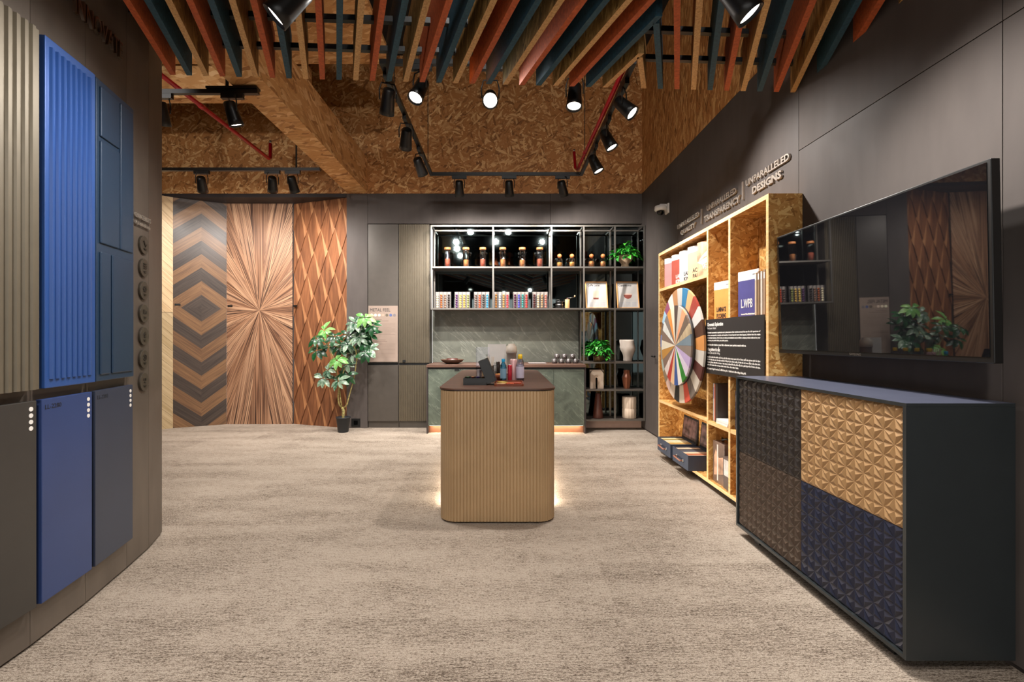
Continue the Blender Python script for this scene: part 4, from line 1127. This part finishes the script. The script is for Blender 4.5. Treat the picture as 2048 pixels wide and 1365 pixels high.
# television
TD0, TD1, TVX = 2.86, 1.6035, 1.68
t = thing('television', 'large black television on the right wall with a dark glossy screen', 'television', (TVX, TD0, 1.114), RZ)
TW, THt = TD0 - TD1, .707
body = MB()
MB().box(0, TW, 0.002, .035, 0, THt).build('bezel', 'lampblack', t, bevel=.003)
MB().box(.013, TW - .013, -.0005, .0018, .022, THt - .011).build('screen', 'tv', t)
MB().box(.2, TW - .2, .0355, .065, .08, THt - .12).build('rear_housing', 'black', t)
MB().box(TW / 2 - .2, TW / 2 + .2, .0655, RX - TVX - .004, .2, .45).build('wall_bracket', 'black', t)
text('brand_print', 'SAMSUNG', .016, 'steel', t, (TW / 2 - .045, .0018, .006), extrude=.0003)
t.rotation_euler = (R(-1.0), 0, RZ); t.rotation_mode = 'XYZ'
t.rotation_euler = (Matrix.Rotation(RZ, 4, 'Z') @ Matrix.Rotation(R(1.0), 4, 'X')).to_euler()

# bookshelf
BX, BD0, BD1 = 1.637, 4.953, 2.893
BWd = BD0 - BD1; BDp = RX - .003 - BX; bz0, bz1, bt = .045, 2.10, .028
t = thing('bookshelf', 'chipboard bookshelf with pale edges along the right wall', 'bookshelf', (BX, BD0, 0), RZ)
def bb(name, *a): return MB().box(*a, 0, 1).build(name, ['osb_shelf', 'ply_edge'], t)
bb('side_panel', 0, bt, 0, BDp, bz0, bz1 - bt); bb('side_panel', BWd - bt, BWd, 0, BDp, bz0, bz1 - bt)
bb('top_panel', 0, BWd, 0, BDp, bz1 - bt, bz1); bb('bottom_panel', bt, BWd - bt, 0, BDp, bz0, bz0 + bt)
xA, xB = 1.192, 1.556
bb('divider', xA - bt / 2, xA + bt / 2, 0, BDp - .01, bz0 + bt, bz1 - bt); bb('divider', xB - bt / 2, xB + bt / 2, 0, BDp - .01, bz0 + bt, bz1 - bt)
MB().box(bt, BWd - bt, BDp - .010, BDp - .001, bz0 + bt, bz1 - bt).build('back_panel', 'osb_shelf', t)
sh = {}
for x0, x1, zz in ((bt, xA - bt / 2, 1.725), (bt, xA - bt / 2, .56), (xA + bt / 2, xB - bt / 2, 1.345), (xA + bt / 2, xB - bt / 2, .545), (xB + bt / 2, BWd - bt, 1.345), (xB + bt / 2, BWd - bt, .545)):
    bb('shelf', x0, x1, 0.001, BDp - .0105, zz - bt, zz)
MB().box(.06, BWd - .06, .05, BDp, 0, bz0).build('plinth', 'black', t)

def onshelf(name, lab, cat, x, y, z, rot=0.0, group=None):
    """a thing placed in the bookshelf's own frame"""
    p = Matrix.Translation((BX, BD0, 0)) @ Matrix.Rotation(RZ, 4, 'Z') @ Vector((x, y, z))
    return thing(name, lab, cat, p, RZ + rot, group)
# brochures on the upper shelf
M['photo'] = plain('#d39b7d', .4, var=.35, scale=9)
bro = [('#d98a88', None, None, 'pink brochure box at the left end of the upper bookshelf row'), ('#9c4a3c', 'LAMINATE\nKINGDOM', 'white', 'red brown LAMINATE KINGDOM brochure in the upper bookshelf row'), ('#b9b2ad', 'LAMINATE\nKINGDOM', 'ink', 'grey LAMINATE KINGDOM brochure in the upper bookshelf row'),
       ('#c9a983', 'ACRYLIC\nPANEL', 'ink', 'beige ACRYLIC PANEL brochure in the upper bookshelf row'), ('#cf9270', 'VENEER', 'white', 'brochure with a skin toned photo cover at the right end of the upper row')]
for k, (c, tx_, tc, lab) in enumerate(bro):
    x = .10 + k * .205
    tb = onshelf('brochure', lab, 'brochure', x, .03, 1.7255, R(11), 'brochures on the upper shelf')
    MB().box(0, .235, 0, .022, 0, .30).build('cover', plain(c, .45, var=.03) if k < 4 else 'photo', tb)
    if k < 4: MB().box(-.0003, .2353, -.0006, .0226, .245, .3004).build('top_band', 'white', tb)
    else:
        MB().prism([(.02, .14), (.235, .20), (.235, .25), (.09, .19), (.05, .165)], 'y', -.0008, 0).build('cover_photo', plain('#e7cdbc', .5, var=.2, scale=20), tb)
        MB().prism([(.0, .13), (.08, .10), (.235, .14), (.235, .19), (.10, .15)], 'y', -.0008, 0).build('cover_photo', plain('#efdccf', .5, var=.2, scale=20), tb)
    if tx_:
        for q, ln in enumerate(tx_.split('\n')): text('title_print', ln, .05, tc, tb, (.075, -.001, .065 - q * .05), extrude=.0003, bold=.0008)
# brochures above the notice
def flat_bro(lab, x, w, h, c, lines, tc, y=.03, rot=R(9)):
    tb = onshelf('brochure', lab, 'brochure', x, y, 1.3455, rot)
    MB().box(0, w, 0, .012, 0, h).build('cover', plain(c, .45, var=.03), tb)
    MB().box(-.0003, w + .0003, -.0006, .0126, h * .80, h + .0003).build('top_band', 'white', tb)
    MB().box(w * .72, w * .86, -.001, -.0005, h * .89, h * .915).build('logo_print', plain('#8a8a90', .5), tb)
    for q, (ln, sz) in enumerate(lines): text('title_print', ln, sz, tc, tb, (w * .16, -.001, h * .22 - q * .05), extrude=.0003, bold=.0012, width=w * .56 if sz > .03 else w * .66)
flat_bro('orange LAMINATE FLOORING brochure standing above the black notice', 1.245, .21, .297, '#dc9a52', [('LAMINATE', .05), ('FLOORING', .05)], 'ink')
flat_bro('violet blue L.WPB brochure standing above the black notice', 1.625, .21, .325, '#4f4c86', [('L.WPB', .085), ('Laminate Wood Plastic Board', .012)], 'white')
for k, (c, y) in enumerate((('#c9b49a', .02), ('#8d7257', .05), ('#d8cdbf', .08), ('#a58a72', .11))):
    tb = onshelf('sample_board', f'{["cream", "dark oak", "ivory", "light brown"][k]} sample board upright right of the violet brochure', 'sample board', 1.865 + k * .034, .02, 1.3455, 0, 'upright sample boards')
    MB().box(0, .018, 0, .165, 0, .29 + .006 * (k % 2)).build('board', plain(c, .5), tb)
    MB().box(.002, .016, -.0008, 0, .24, .28).build('spine_label', 'white', tb)

# black notice across two bays
t = thing('notice_board', 'black Chromatic Exploration notice fixed across the bookshelf', 'notice', (BX - .008, 3.775, .925), RZ)
NW, NH = .845, .428
MB().box(0, NW, 0, .007, 0, NH).build('board', plain('#2a2625', .5), t)
def line(body, x, z, size, width=None, bold=0.0, shear=0.0): text('print', body, size, 'white', t, (x, -.0006, z), extrude=.0002, width=width, bold=bold, shear=shear)
line('Chromatic Exploration', .03, .375, .036, .27, .0016)
line('Find your shade.', .03, .35, .024, .155)
for k, (s_, w_) in enumerate((('Chromatic expression is captivating and a phenomenon that revolves around the use of a rich spectrum of', .775), ('colours, encompassing, example, and sensation. It goes beyond mere visual appeal, delving into the realm', .775),
                              ('of emotional resonance. At An Cuong, we value personalization and providing a unique product tailored to your', .775), ('preference, your perfect shade, your perfect pattern.', .35))):
    line(s_, .03, .318 - k * .0205, .016, w_, .0006)
line('Spin the color wheel on your left to discover your perfect match with us.', .03, .222, .018, .60, .0009)
line('Vòng tròn màu sắc', .03, .180, .034, .22, .0016)
line('Khám phá cá tính riêng.', .03, .157, .024, .22)
for k, (s_, w_) in enumerate((('Màu sắc là một trải nghiệm cuốn hút, một hiện tượng xoay quanh việc sử dụng phổ màu phong phú đa dạng', .775), ('để thể hiện cảm xúc. Nó vượt ra khỏi vẻ đẹp thị giác đơn thuần, đi sâu vào sự rung động của cảm xúc.', .775),
                              ('Tại An Cường, chúng tôi coi trọng cá tính riêng và đem đến sản phẩm độc đáo phù hợp với sở thích của bạn,', .775), ('màu sắc hoàn hảo và hoa văn hoàn hảo của riêng bạn.', .50))):
    line(s_, .03, .126 - k * .0205, .016, w_, .0006)
line('Hãy quay vòng tròn màu sắc để khám phá cá tính hoàn hảo cùng chúng tôi.', .03, .034, .018, .60, .0009)

# colour wheel
t = thing('colour_wheel', 'large two tier colour sample wheel mounted on the bookshelf', 'colour wheel', (1.60, 4.245, 1.14), RZ)
def wedge(r0, r1, a0, a1, y0, y1):
    # angles clockwise from the top as seen from the room
    n = 4; P = lambda r, a: (r * math.sin(a), r * math.cos(a))
    o = [P(r1, a0 + (a1 - a0) * i / n) for i in range(n + 1)]; i_ = [P(r0, a1 - (a1 - a0) * i / n) for i in range(n + 1)] if r0 > 0 else [(0, 0)]
    return MB().prism(o + i_, 'y', y0, y1)
outer = ['#2f6d93', '#c9a070', '#9b3f33', '#d3cfca', '#57392b', '#c98a4e', '#c3bdb3', '#59302a', '#bdb3a6', '#7c7068', '#c4503f', '#c9bcab', '#2b2a29', '#c8b7a6', '#d3b3a8', '#7b6a55', '#98a39a', '#8d8476', '#6f7aa0', '#7d6a5c', '#9cc1d6', '#8a4a64', '#cfc9bf', '#a0744e', '#d2cdc6']
inner = ['#52433c', '#b9b0a3', '#dd9a74', '#6f5f52', '#d7c09c', '#71808a', '#82746a', '#b29fc4', '#cbbfd0', '#3f9a3a', '#ddd8d2', '#3c5590', '#d2b08c', '#a8372e', '#ddcdc6', '#7c6558', '#b0803f', '#d5cbb6', '#7e695d', '#dcdcd6', '#7d726a', '#dd8a44', '#d8cfb8']
for lst, r0, r1, ya, yb, ao in ((outer, .30, .52, -.006, .012, R(8)), (inner, 0, .362, -.046, -.032, R(-4))):
    n_ = len(lst)
    for k, c in enumerate(lst):
        a0 = ao + 2 * math.pi * k / n_; a1 = a0 + 2 * math.pi / n_ - .004
        m_ = plain(c, .45, var=.04, scale=5) if k % 5 not in (4,) else wood('sample_' + c[1:], '#%02x%02x%02x' % tuple(int(int(c[i:i + 2], 16) * .72) for i in (1, 3, 5)), c, (30, 3, 1))
        wedge(r0, r1, a0, a1, ya, yb).build('segment', m_, t)
MB().ring((0, .0125, 0), (0, .022, 0), .51, .51, 64).build('outer_disc', 'black', t)
MB().ring((0, -.0315, 0), (0, -.012, 0), .362, .362, 64).build('inner_disc', plain('#3a3634', .5), t)
MB().ring((0, -.0118, 0), (0, .0123, 0), .06, .06, 24).build('hub', 'black', t)
MB().ring((0, .0222, 0), (0, .20, 0), .03, .03, 16).build('axle', 'black', t)

# sample cases on the lowest shelf
M['case'] = plain('#2f3a4d', .5, var=.05); M['case_in'] = plain('#1b1f28', .6)
zc = bz0 + bt + .0005
strips = [['#d6c79c', '#9c8a4e', '#e0d6bd', '#dbc694', '#b8914f', '#c9b98a'], ['#dcbfa0', '#4a4a4c', '#565a63', '#e0c0a0', '#b06a48', '#d9b898']]
snames = [['cream', 'olive', 'ivory', 'straw', 'amber', 'sand'], ['peach', 'charcoal', 'slate', 'blush', 'rust', 'beige']]
for k, (d0, d1) in enumerate(((4.765, 4.40), (4.34, 3.975))):
    x0 = BD0 - d0; w = d0 - d1
    tc = onshelf('sample_case', ['dark blue sample case with a handle, open lid behind, left of the pair', 'dark blue sample case with a handle pulled out, right of the pair'][k], 'sample case', x0, -.072, zc, 0, 'sample cases on the lowest shelf')
    dp, hh = .245, .13
    MB().box(0, w, 0, .008, 0, hh).build('front_panel', 'case', tc, bevel=.001)
    MB().box(0, w, dp - .008, dp, 0, hh).build('rear_panel', 'case', tc)
    MB().box(0, .008, .008, dp - .008, 0, hh).build('end_panel', 'case', tc); MB().box(w - .008, w, .008, dp - .008, 0, hh).build('end_panel', 'case', tc)
    MB().box(.008, w - .008, .008, dp - .008, 0, .008).build('floor_panel', 'case_in', tc)
    hnd = MB().tube([(w * .3, -.004, hh * .52), (w * .3, -.03, hh * .52), (w * .7, -.03, hh * .47), (w * .7, -.004, hh * .47)], .007, 8).build('handle', plain('#8a5a48', .5), tc)
    for xx, zz in ((.3, .52), (.7, .47)): MB().ring((w * xx, 0, hh * zz), (w * xx, -.008, hh * zz), .016, .013, 16).build('handle_boss', 'steel', hnd)
    lid = MB().box(.004, w - .004, 0, .012, 0, .23).build('lid', 'case_in', tc); lid.matrix_local = Matrix.Translation((0, dp + .0005, hh - .002)) @ Matrix.Rotation(R(-6), 4, 'X')
    MB().box(.02, w - .02, -.001, -.0002, .02, .21).build('lid_picture', plain('#5e4a4c', .5, var=.6, scale=16), lid)
    for q in range(6):
        o = MB().box(0, (w - .03) / 6 - .003, 0, dp - .02, 0, .11).build('sample_strip', plain(strips[k][q], .5, var=.06), parent=None)
        p = Matrix.Translation((BX, BD0, 0)) @ Matrix.Rotation(RZ, 4, 'Z') @ Vector((x0 + .012 + q * (w - .024) / 6, -.072 + .010, zc + .0085))
        o.location = p; o.rotation_euler = (0, 0, RZ)
        tag(o, f'{snames[k][q]} sample strip filed in the {["left", "right"][k]} sample case', 'sample', f'strips in the {["left", "right"][k]} case')

# folders and boxes in the middle column
def obox(name, lab, cat, x, y, z, w, d, h, mat, rot=0.0, bevel=.0015, tilt=0.0):
    tb = onshelf(name, lab, cat, x, y, z, rot)
    o = MB().box(0, w, 0, d, 0, h).build('body', mat, tb, bevel=bevel)
    if tilt: o.rotation_euler = (0, tilt, 0); tb.location.z += max(0, math.sin(tilt) * w) if tilt > 0 else 0
    return tb
zs = .5455
tb = obox('folder', 'grey white folder leaning in the middle bookshelf column', 'folder', 1.225, .03, zs, .028, .15, .30, plain('#bdb7b4', .4))
MB().box(.004, .024, -.0008, 0, .18, .27).build('spine_label', plain('#8d7f90', .5), tb)
tb = obox('binder', 'dark binder with orange spine in the middle bookshelf column', 'binder', 1.262, .025, zs, .05, .16, .305, plain('#3a302c', .4))
MB().box(.002, .012, -.0008, 0, .01, .30).build('spine_stripe', plain('#c8501c', .4), tb)
tb = obox('sample_book', 'brown sample book beside the dark binder', 'book', 1.318, .135, zs, .15, .02, .29, plain('#4a3a33', .45))
MB().box(.0, .15, -.001, -.0002, .25, .29).build('cover_band', plain('#a8481c', .45), tb)
for k in range(3):
    o = MB().box(0, .19, 0, .10, 0, .012).build('brochure_pad', ['white', plain('#d6d2cf', .5), 'white'][k])
    p = Matrix.Translation((BX, BD0, 0)) @ Matrix.Rotation(RZ, 4, 'Z') @ Vector((1.322 + .003 * k, .010, zs + k * .0125)); o.location = p; o.rotation_euler = (0, 0, RZ + R(1 * k - 1))
    tag(o, f'{["lowest", "middle", "topmost"][k]} of the white brochure pads lying on the middle column shelf', 'brochure', 'brochure pads lying flat')
zb_ = bz0 + bt + .0005
tb = obox('carton', 'large grey brown carton with printed picture in the lowest middle compartment', 'carton', 1.225, .03, zb_, .19, .15, .32, plain('#6d5a50', .25, var=.2, scale=8))
MB().prism([(.02, .05), (.17, .09), (.17, .22), (.10, .20), (.05, .26), (.02, .20)], 'y', -.0008, 0).build('picture_print', plain('#b8937c', .3, var=.3, scale=12), tb)
MB().box(.07, .09, -.001, -.0002, .02, .30).build('tape', plain('#d8cfc8', .2), tb)
tb = obox('carton', 'small carton with pale panel standing in front of the large carton', 'carton', 1.42, .02, zb_, .11, .13, .24, plain('#5a4e4a', .3, var=.15, scale=10))
MB().box(.01, .10, -.0008, 0, .10, .22).build('picture_print', plain('#c8c4c2', .35, var=.15, scale=20), tb)
o = MB().tube([(0, 0, 0), (.05, -.03, .02), (.09, -.05, .015), (.12, -.03, .03), (.14, 0, .0)], .008, 7).build('carry_strap', 'black'); tag(o, 'black carry strap lying on top of the large carton', 'strap')
o.location = Matrix.Translation((BX, BD0, 0)) @ Matrix.Rotation(RZ, 4, 'Z') @ Vector((1.25, .1, zb_ + .3285)); o.rotation_euler = (0, 0, RZ)
for k, c in enumerate(('#2b3d66', '#31456f', '#2a3a5e')):
    tb = obox('binder', f'navy binder, {on[k]} from the divider in the right bookshelf column', 'binder', 1.585 + k * .052, .03, zs, .048, .15, .28 - .01 * k, plain(c, .4))
    MB().box(.008, .040, -.0008, 0, .2, .25).build('spine_label', 'white', tb)
t = onshelf('ring_sample', 'brown and yellow ring shaped sample on the right bookshelf column', 'sample', 1.63, .10, zs + .2855 + .05)
MB().tube([(.05 * math.cos(R(a_)), 0, .05 * math.sin(R(a_)) + .002) for a_ in range(0, 361, 20)], .012, 8).build('ring', plain('#8a6a3a', .4, var=.4, scale=30), t)
t.location.z = zs + .281 + .062

# raised lettering on the right wall
an = RZ
def rl(body, label, d0, d1, z, h, bold=0.0): letters('raised_lettering', label, body, (RX, d0), an, 0.0085, 0, d0 - d1, z, h, 'letter', extrude=.0075, bold=bold + .0022)
rl('UNPARALLELED', 'raised metal word UNPARALLELED above the word QUALITY', 4.95, 4.40, 2.355, .048)
rl('QUALITY', 'raised metal word QUALITY on the right wall', 4.86, 4.486, 2.268, .054, .002)
rl('UNPARALLELED', 'raised metal word UNPARALLELED above the word TRANSPARENCY', 4.23, 3.70, 2.355, .048)
rl('TRANSPARENCY', 'raised metal word TRANSPARENCY on the right wall', 4.29, 3.64, 2.268, .054, .002)
rl('UNPARALLELED', 'raised metal word UNPARALLELED above the word DESIGNS', 3.55, 3.01, 2.355, .048)
rl('DESIGNS', 'raised metal word DESIGNS on the right wall', 3.458, 3.095, 2.268, .054, .002)
for d, lab in ((4.35, 'thin metal divider bar between QUALITY and TRANSPARENCY'), (3.60, 'thin metal divider bar between TRANSPARENCY and DESIGNS')):
    o = MB().box(RX - .016, RX - .0005, d - .006, d + .006, 2.272, 2.41).build('divider_bar', 'letter'); tag(o, lab, 'bar')

# security camera
t = thing('security_camera', 'white dome security camera on the right wall near the corner', 'camera', (RX - .001, 5.27, 2.63))
MB().box(-.02, 0, -.05, .05, -.02, .09).build('wall_plate', 'white_gloss', t, bevel=.006)
MB().box(-.10, -.02, -.03, .03, .055, .085).build('arm', 'white_gloss', t, bevel=.006)
MB().lathe([(0, .07), (.055, .068), (.065, .06), (.066, .02), (.060, .012), (.044, .010)], 28, (-.085, 0, 0)).build('housing', 'white_gloss', t)
MB().lathe([(.044, .0098), (.040, -.012), (.026, -.030), (0, -.038)], 24, (-.085, 0, 0)).build('dome', 'blackgloss', t)

# ------------------------------------------------------------------ slatted ceiling canopy
ZS, HS, TS = 2.77, .26, .030
t = thing('slat_canopy', 'chevron canopy of orange, teal and natural board slats under the ceiling', 'ceiling canopy', (0, 2.0, ZS))
seamX = .756
mats = {'o': ['slat_orange', 'slat_orange'], 'b': ['slat_blue', 'slat_blue'], 'n': ['osb_slat', 'slat_edge']}
def slat(xe, ye, tx, col, y_min=-3.8, wall=None):
    """slat ending at (xe, ye), running back towards the camera along direction tx per metre of depth"""
    xe0, ye0 = xe, ye
    if wall is not None and xe > wall:
        k = (xe - wall) / tx; ye = ye - k; xe = wall
    lim = y_min
    # stop at the chevron seam
    ys_ = ye - (xe - seamX) / tx
    lim = max(lim, ys_ + .004)
    if ye - lim < .05: return
    x_s = xe - tx * (ye - lim)
    mb = MB(); hw = TS / 2 * math.sqrt(1 + tx * tx)
    pl = [(x_s - hw, lim - 2.0), (x_s + hw, lim - 2.0), (xe + hw, ye - 2.0), (xe - hw, ye - 2.0)]
    if wall is not None and xe >= wall - 1e-6: pl = [(x_s - hw, lim - 2.0), (x_s + hw, lim - 2.0), (xe - .001, ye - 2.0 - hw / tx), (xe - .001, ye - 2.0 + hw / tx)]
    n0 = len(mb.f); mb.prism(pl, 'z', 0, HS)
    mb.mi[n0] = 1
    for i in range(n0 + 2, len(mb.f)):
        if i in (n0 + 2, n0 + 4): mb.mi[i] = 1
    o = mb.build('slat', mats[col], t)
def endY(px): return 2.78 + (2.93 - 2.78) * (px - 345) / (1290 - 345)
def endX(px): return (px - 1008) * endY(min(px, 1600)) / F
for i in range(27): slat(endX(345.6 + 33.25 * i), endY(345.6 + 33.25 * i), -.358, 'obn'[i % 3])
for i in range(1, 30):                 # further slats nearer the camera that end at the seam side
    pass
for i in range(22): slat(endX(1287.7 + 33.1 * i) if True else 0, endY(min(1287.7 + 33.1 * i, 1600)), .369, 'nbo'[i % 3], wall=RX)
# slats that start beyond the left end keep the field closed on the left
for k, (dz, dy) in enumerate(((.14, -.06), (.14, -.32), (.22, -1.6), (.22, -3.0), (.22, -4.6))):
    a_, b_ = Vector((endX(345), endY(345) + dy - 2.0, dz)), Vector((1.84, endY(1600) + dy - 2.0, dz))
    d = (b_ - a_); o = MB().box(0, d.length, -.015, .015, 0, .03).build('carrier_rail', 'black', t, tuple(a_), math.atan2(d.y, d.x))

# ------------------------------------------------------------------ red sprinkler pipes
t = thing('sprinkler_pipe', 'red sprinkler pipe running beside the right leg of the lighting track', 'pipe', (.86, 4.5, 3.18))
MB().tube([(.02, -1.25, 0), (0, 0.9, 0), (0, .96, .0), (-.02, 1.0, .03), (-.035, 1.0, .22)], .017, 10).build('pipe_run', 'red', t)
MB().ring((-.035, 1.0, .22), (-.035, 1.0, .25), .008, .012, 10).build('sprinkler_head', 'steel', t)
MB().ring((0, .45, 0), (0, .49, 0), .022, .022, 12).build('coupling', 'red', t)
t = thing('sprinkler_pipe', 'red sprinkler pipe crossing the chipboard wall at the left', 'pipe', (-2.87, 5.0, 3.40))
MB().tube([(0.02, -2.0, 0), (0, .70, 0), (0, .74, .02), (0, .745, .2)], .020, 10).build('pipe_run', 'red', t)
MB().ring((0, .745, .2), (0, .745, .235), .010, .014, 10).build('sprinkler_head', 'steel', t)
MB().ring((.008, -.6, 0), (.008, -.55, 0), .026, .026, 12).build('coupling', 'red', t)

# ------------------------------------------------------------------ lighting tracks and spotlights
ZTK = 3.10
t = thing('lighting_track', 'black rectangular lighting track hanging in front of the back wall', 'lighting track', (0.03, 4.35, ZTK))
TX0, TX1, TY0, TY1 = -.862, .915, 3.26, 5.42
for b_ in ((TX0, TX0 + .034, TY0, TY1), (TX1 - .034, TX1, TY0, TY1)):
    MB().box(b_[0] - .03, b_[1] - .03, b_[2] - 4.35, b_[3] - 4.35, -.0, .034).build('track_bar', 'lampblack', t)
for y in (TY0 - .034, TY1): MB().box(TX0 - .03, TX1 - .03, y - 4.35, y + .034 - 4.35, 0, .034).build('track_bar', 'lampblack', t)
for x, y in ((TX0 + .017, 3.6), (TX1 - .017, 3.6), (TX0 + .017, 5.2), (TX1 - .017, 5.2)): MB().ring((x - .03, y - 4.35, .034), (x - .03, y - 4.35, ZC - ZTK), .004, .004, 6).build('hanger_rod', 'lampblack', t)
t = thing('lighting_track', 'black lighting track in front of the starburst and chevron panels', 'lighting track', (-3.4, 5.29, ZTK))
MB().box(-1.6, 1.32, -.017, .017, 0, .034).build('track_bar', 'lampblack', t)
for x in (1.05, -1.2): MB().ring((x, 0, .034), (x, 0, ZC - ZTK), .010, .010, 8).build('hanger_rod', 'lampblack', t)
t = thing('lighting_track', 'short black lighting track beside the left display wall', 'lighting track', (-2.6, 3.63, ZTK))
MB().box(-1.2, .694, -.017, .017, 0, .034).build('track_bar', 'lampblack', t)
MB().box(.30, .694, -.03, .03, .034, .05).build('end_feed', 'lampblack', t)
for x in (.45, -.8): MB().ring((x, 0, .05), (x, 0, 1.0), .012, .012, 8).build('hanger_rod', 'lampblack', t)

head_me = MB().lathe([(0, .070), (.030, .069), (.037, .060), (.039, .02), (.044, -.045), (.047, -.080), (.043, -.081), (.040, -.066)], 28).mesh('head'); head_me.materials.append(M['lampblack'])
lens_me = MB().ring((0, 0, -.069), (0, 0, -.067), .0385, .0385, 24).mesh('lens'); lens_me.materials.append(M['lens'])
yoke_me = MB().tube([(-.05, 0, 0), (-.052, 0, .06), (-.04, 0, .105), (.04, 0, .105), (.052, 0, .06), (.05, 0, 0)], .0045, 6).mesh('yoke'); yoke_me.materials.append(M['lampblack'])
def spot(label, loc, target, power, angle=55, blend=1.0, scale=1.18, top=None, adapter='x', color=WARM):
    """loc: middle of the lamp head"""
    t = thing('track_spotlight', label, 'spotlight', loc, 0, 'track spotlights')
    loc = Vector(loc); d = (Vector(target) - loc).normalized()
    q = (-d).to_track_quat('Z', 'Y').to_matrix().to_4x4() @ Matrix.Scale(scale, 4)
    hd = link('head', head_me, 'lampblack', t, matrix=q); link('lens', lens_me, 'lens', hd)
    az = math.atan2(d.y, d.x)
    link('yoke', yoke_me, 'lampblack', t, matrix=Matrix.Rotation(az + R(90), 4, 'Z') @ Matrix.Scale(scale, 4))
    tz = (top if top is not None else ZTK) - loc.z
    MB().ring((0, 0, .105 * scale), (0, 0, tz - .03), .010, .010, 8).build('stem', 'lampblack', t)
    a_ = (-.085, .085, -.016, .016) if adapter == 'x' else (-.016, .016, -.085, .085)
    MB().box(*a_, tz - .036, tz - .001).build('adapter', 'lampblack', t)
    l = bpy.data.lights.new('spot_light', 'SPOT'); l.energy = power * SPOT; l.spot_size = R(angle); l.spot_blend = blend; l.color = color; l.shadow_soft_size = .04
    o = bpy.data.objects.new('spot_light', l); COL.objects.link(o); o.parent = t
    o.matrix_local = (-d).to_track_quat('Z', 'Y').to_matrix().to_4x4(); o.location = d * .092 * scale
    return t
# back side of the rectangular track
zH = 2.955
spot('track spotlight over the left part of the display shelves', (-.52, 5.437, zH), (-.55, 6.4, 1.2), 165, 140)
spot('track spotlight over the middle of the display shelves', (.06, 5.437, zH), (.15, 6.4, 1.2), 165, 140)
spot('track spotlight over the right part of the display shelves', (.68, 5.437, zH), (1.25, 6.4, 1.3), 165, 140)
# left leg
spot('front spotlight on the left leg of the rectangular track', (-.845, 3.405, zH - .02), (-1.75, 5.6, 0.2), 150, 110, adapter='y')
spot('middle spotlight on the left leg of the rectangular track', (-.845, 4.04, zH - .02), (-1.5, 6.2, 1.0), 150, 110, adapter='y')
spot('rear spotlight on the left leg of the rectangular track', (-.845, 4.69, zH - .02), (-.2, 6.5, 1.0), 280, 100, adapter='y')
# right leg
spot('front spotlight on the right leg of the rectangular track', (.898, 3.49, zH - .02), (1.85, 2.95, 1.75), 170, 88, adapter='y')
spot('middle spotlight on the right leg of the rectangular track', (.898, 4.06, zH - .02), (1.75, 3.75, 1.1), 190, 88, adapter='y')
spot('rear spotlight on the right leg of the rectangular track', (.898, 4.62, zH - .02), (1.7, 4.35, 1.1), 200, 88, adapter='y')
# front side, near the ends of the slats
spot('spotlight left of the glaring one, at the slat ends', (-.585, 3.243, 2.93), (-1.4, 2.0, 0.3), 110, 110)
spot('glaring spotlight aimed straight towards the viewer', (-.095, 3.243, 2.87), (-.03, 0.6, 0.9), 100, 110)
spot('spotlight right of the glaring one, at the slat ends', (.49, 3.243, 2.89), (.25, 2.6, 0.0), 110, 110)
# left tracks
spot('hidden spotlight at the far left of the panel track', (-4.0, 5.29, zH), (-4.2, 6.4, 1.6), 40, 140)
spot('spotlight in front of the chevron panel', (-3.42, 5.29, zH), (-3.9, 6.5, 1.5), 90, 140)
spot('left one of the spotlight pair in front of the starburst panel', (-2.62, 5.29, zH), (-3.2, 6.6, 1.5), 100, 140)
spot('right one of the spotlight pair in front of the starburst panel', (-2.39, 5.29, zH), (-2.4, 6.4, 1.4), 120, 140)
spot('spotlight at the end of the short left track', (-2.108, 3.63, zH), (-1.5, 4.5, 0.0), 120, 120)
spot('half hidden spotlight further along the short left track', (-2.66, 3.63, zH), (-3.0, 4.8, 0.0), 120, 120)
# near lamps under the slats
spot('large spotlight at the top edge aimed at the left display wall', (-.865, 1.90, 2.57), (-1.85, 1.75, 1.5), 85, 110, top=2.9)
spot('large spotlight at the top edge aimed at the right wall', (.945, 1.90, 2.585), (1.75, 1.72, 1.4), 130, 110, top=2.9)
# lamps of the same kind behind the viewer
spot('track spotlight behind the viewer, left', (-.9, .2, 2.60), (-1.0, 1.4, 0), 90, 120, top=2.9)
spot('track spotlight behind the viewer, right', (.7, .2, 2.60), (.6, 1.6, 0), 90, 120, top=2.9)
spot('track spotlight behind the viewer, centre', (0, -.6, 2.60), (0, .8, 0), 90, 120, top=2.9)
# added lamps, hidden above the slats, only to brighten the chipboard walls
spot('added spotlight hidden above the slats to brighten the left chipboard wall', (-3.2, 2.3, 3.35), (-3.6, 6.27, 3.9), 75, 110, top=4.08)
spot('added spotlight hidden above the slats to brighten the middle chipboard wall', (-.2, 1.3, 3.55), (-.4, 6.27, 4.0), 75, 110, top=3.6)
spot('added spotlight hidden above the slats to brighten the right chipboard wall', (.9, 1.3, 3.55), (1.85, 5.2, 3.9), 55, 110, top=3.6)
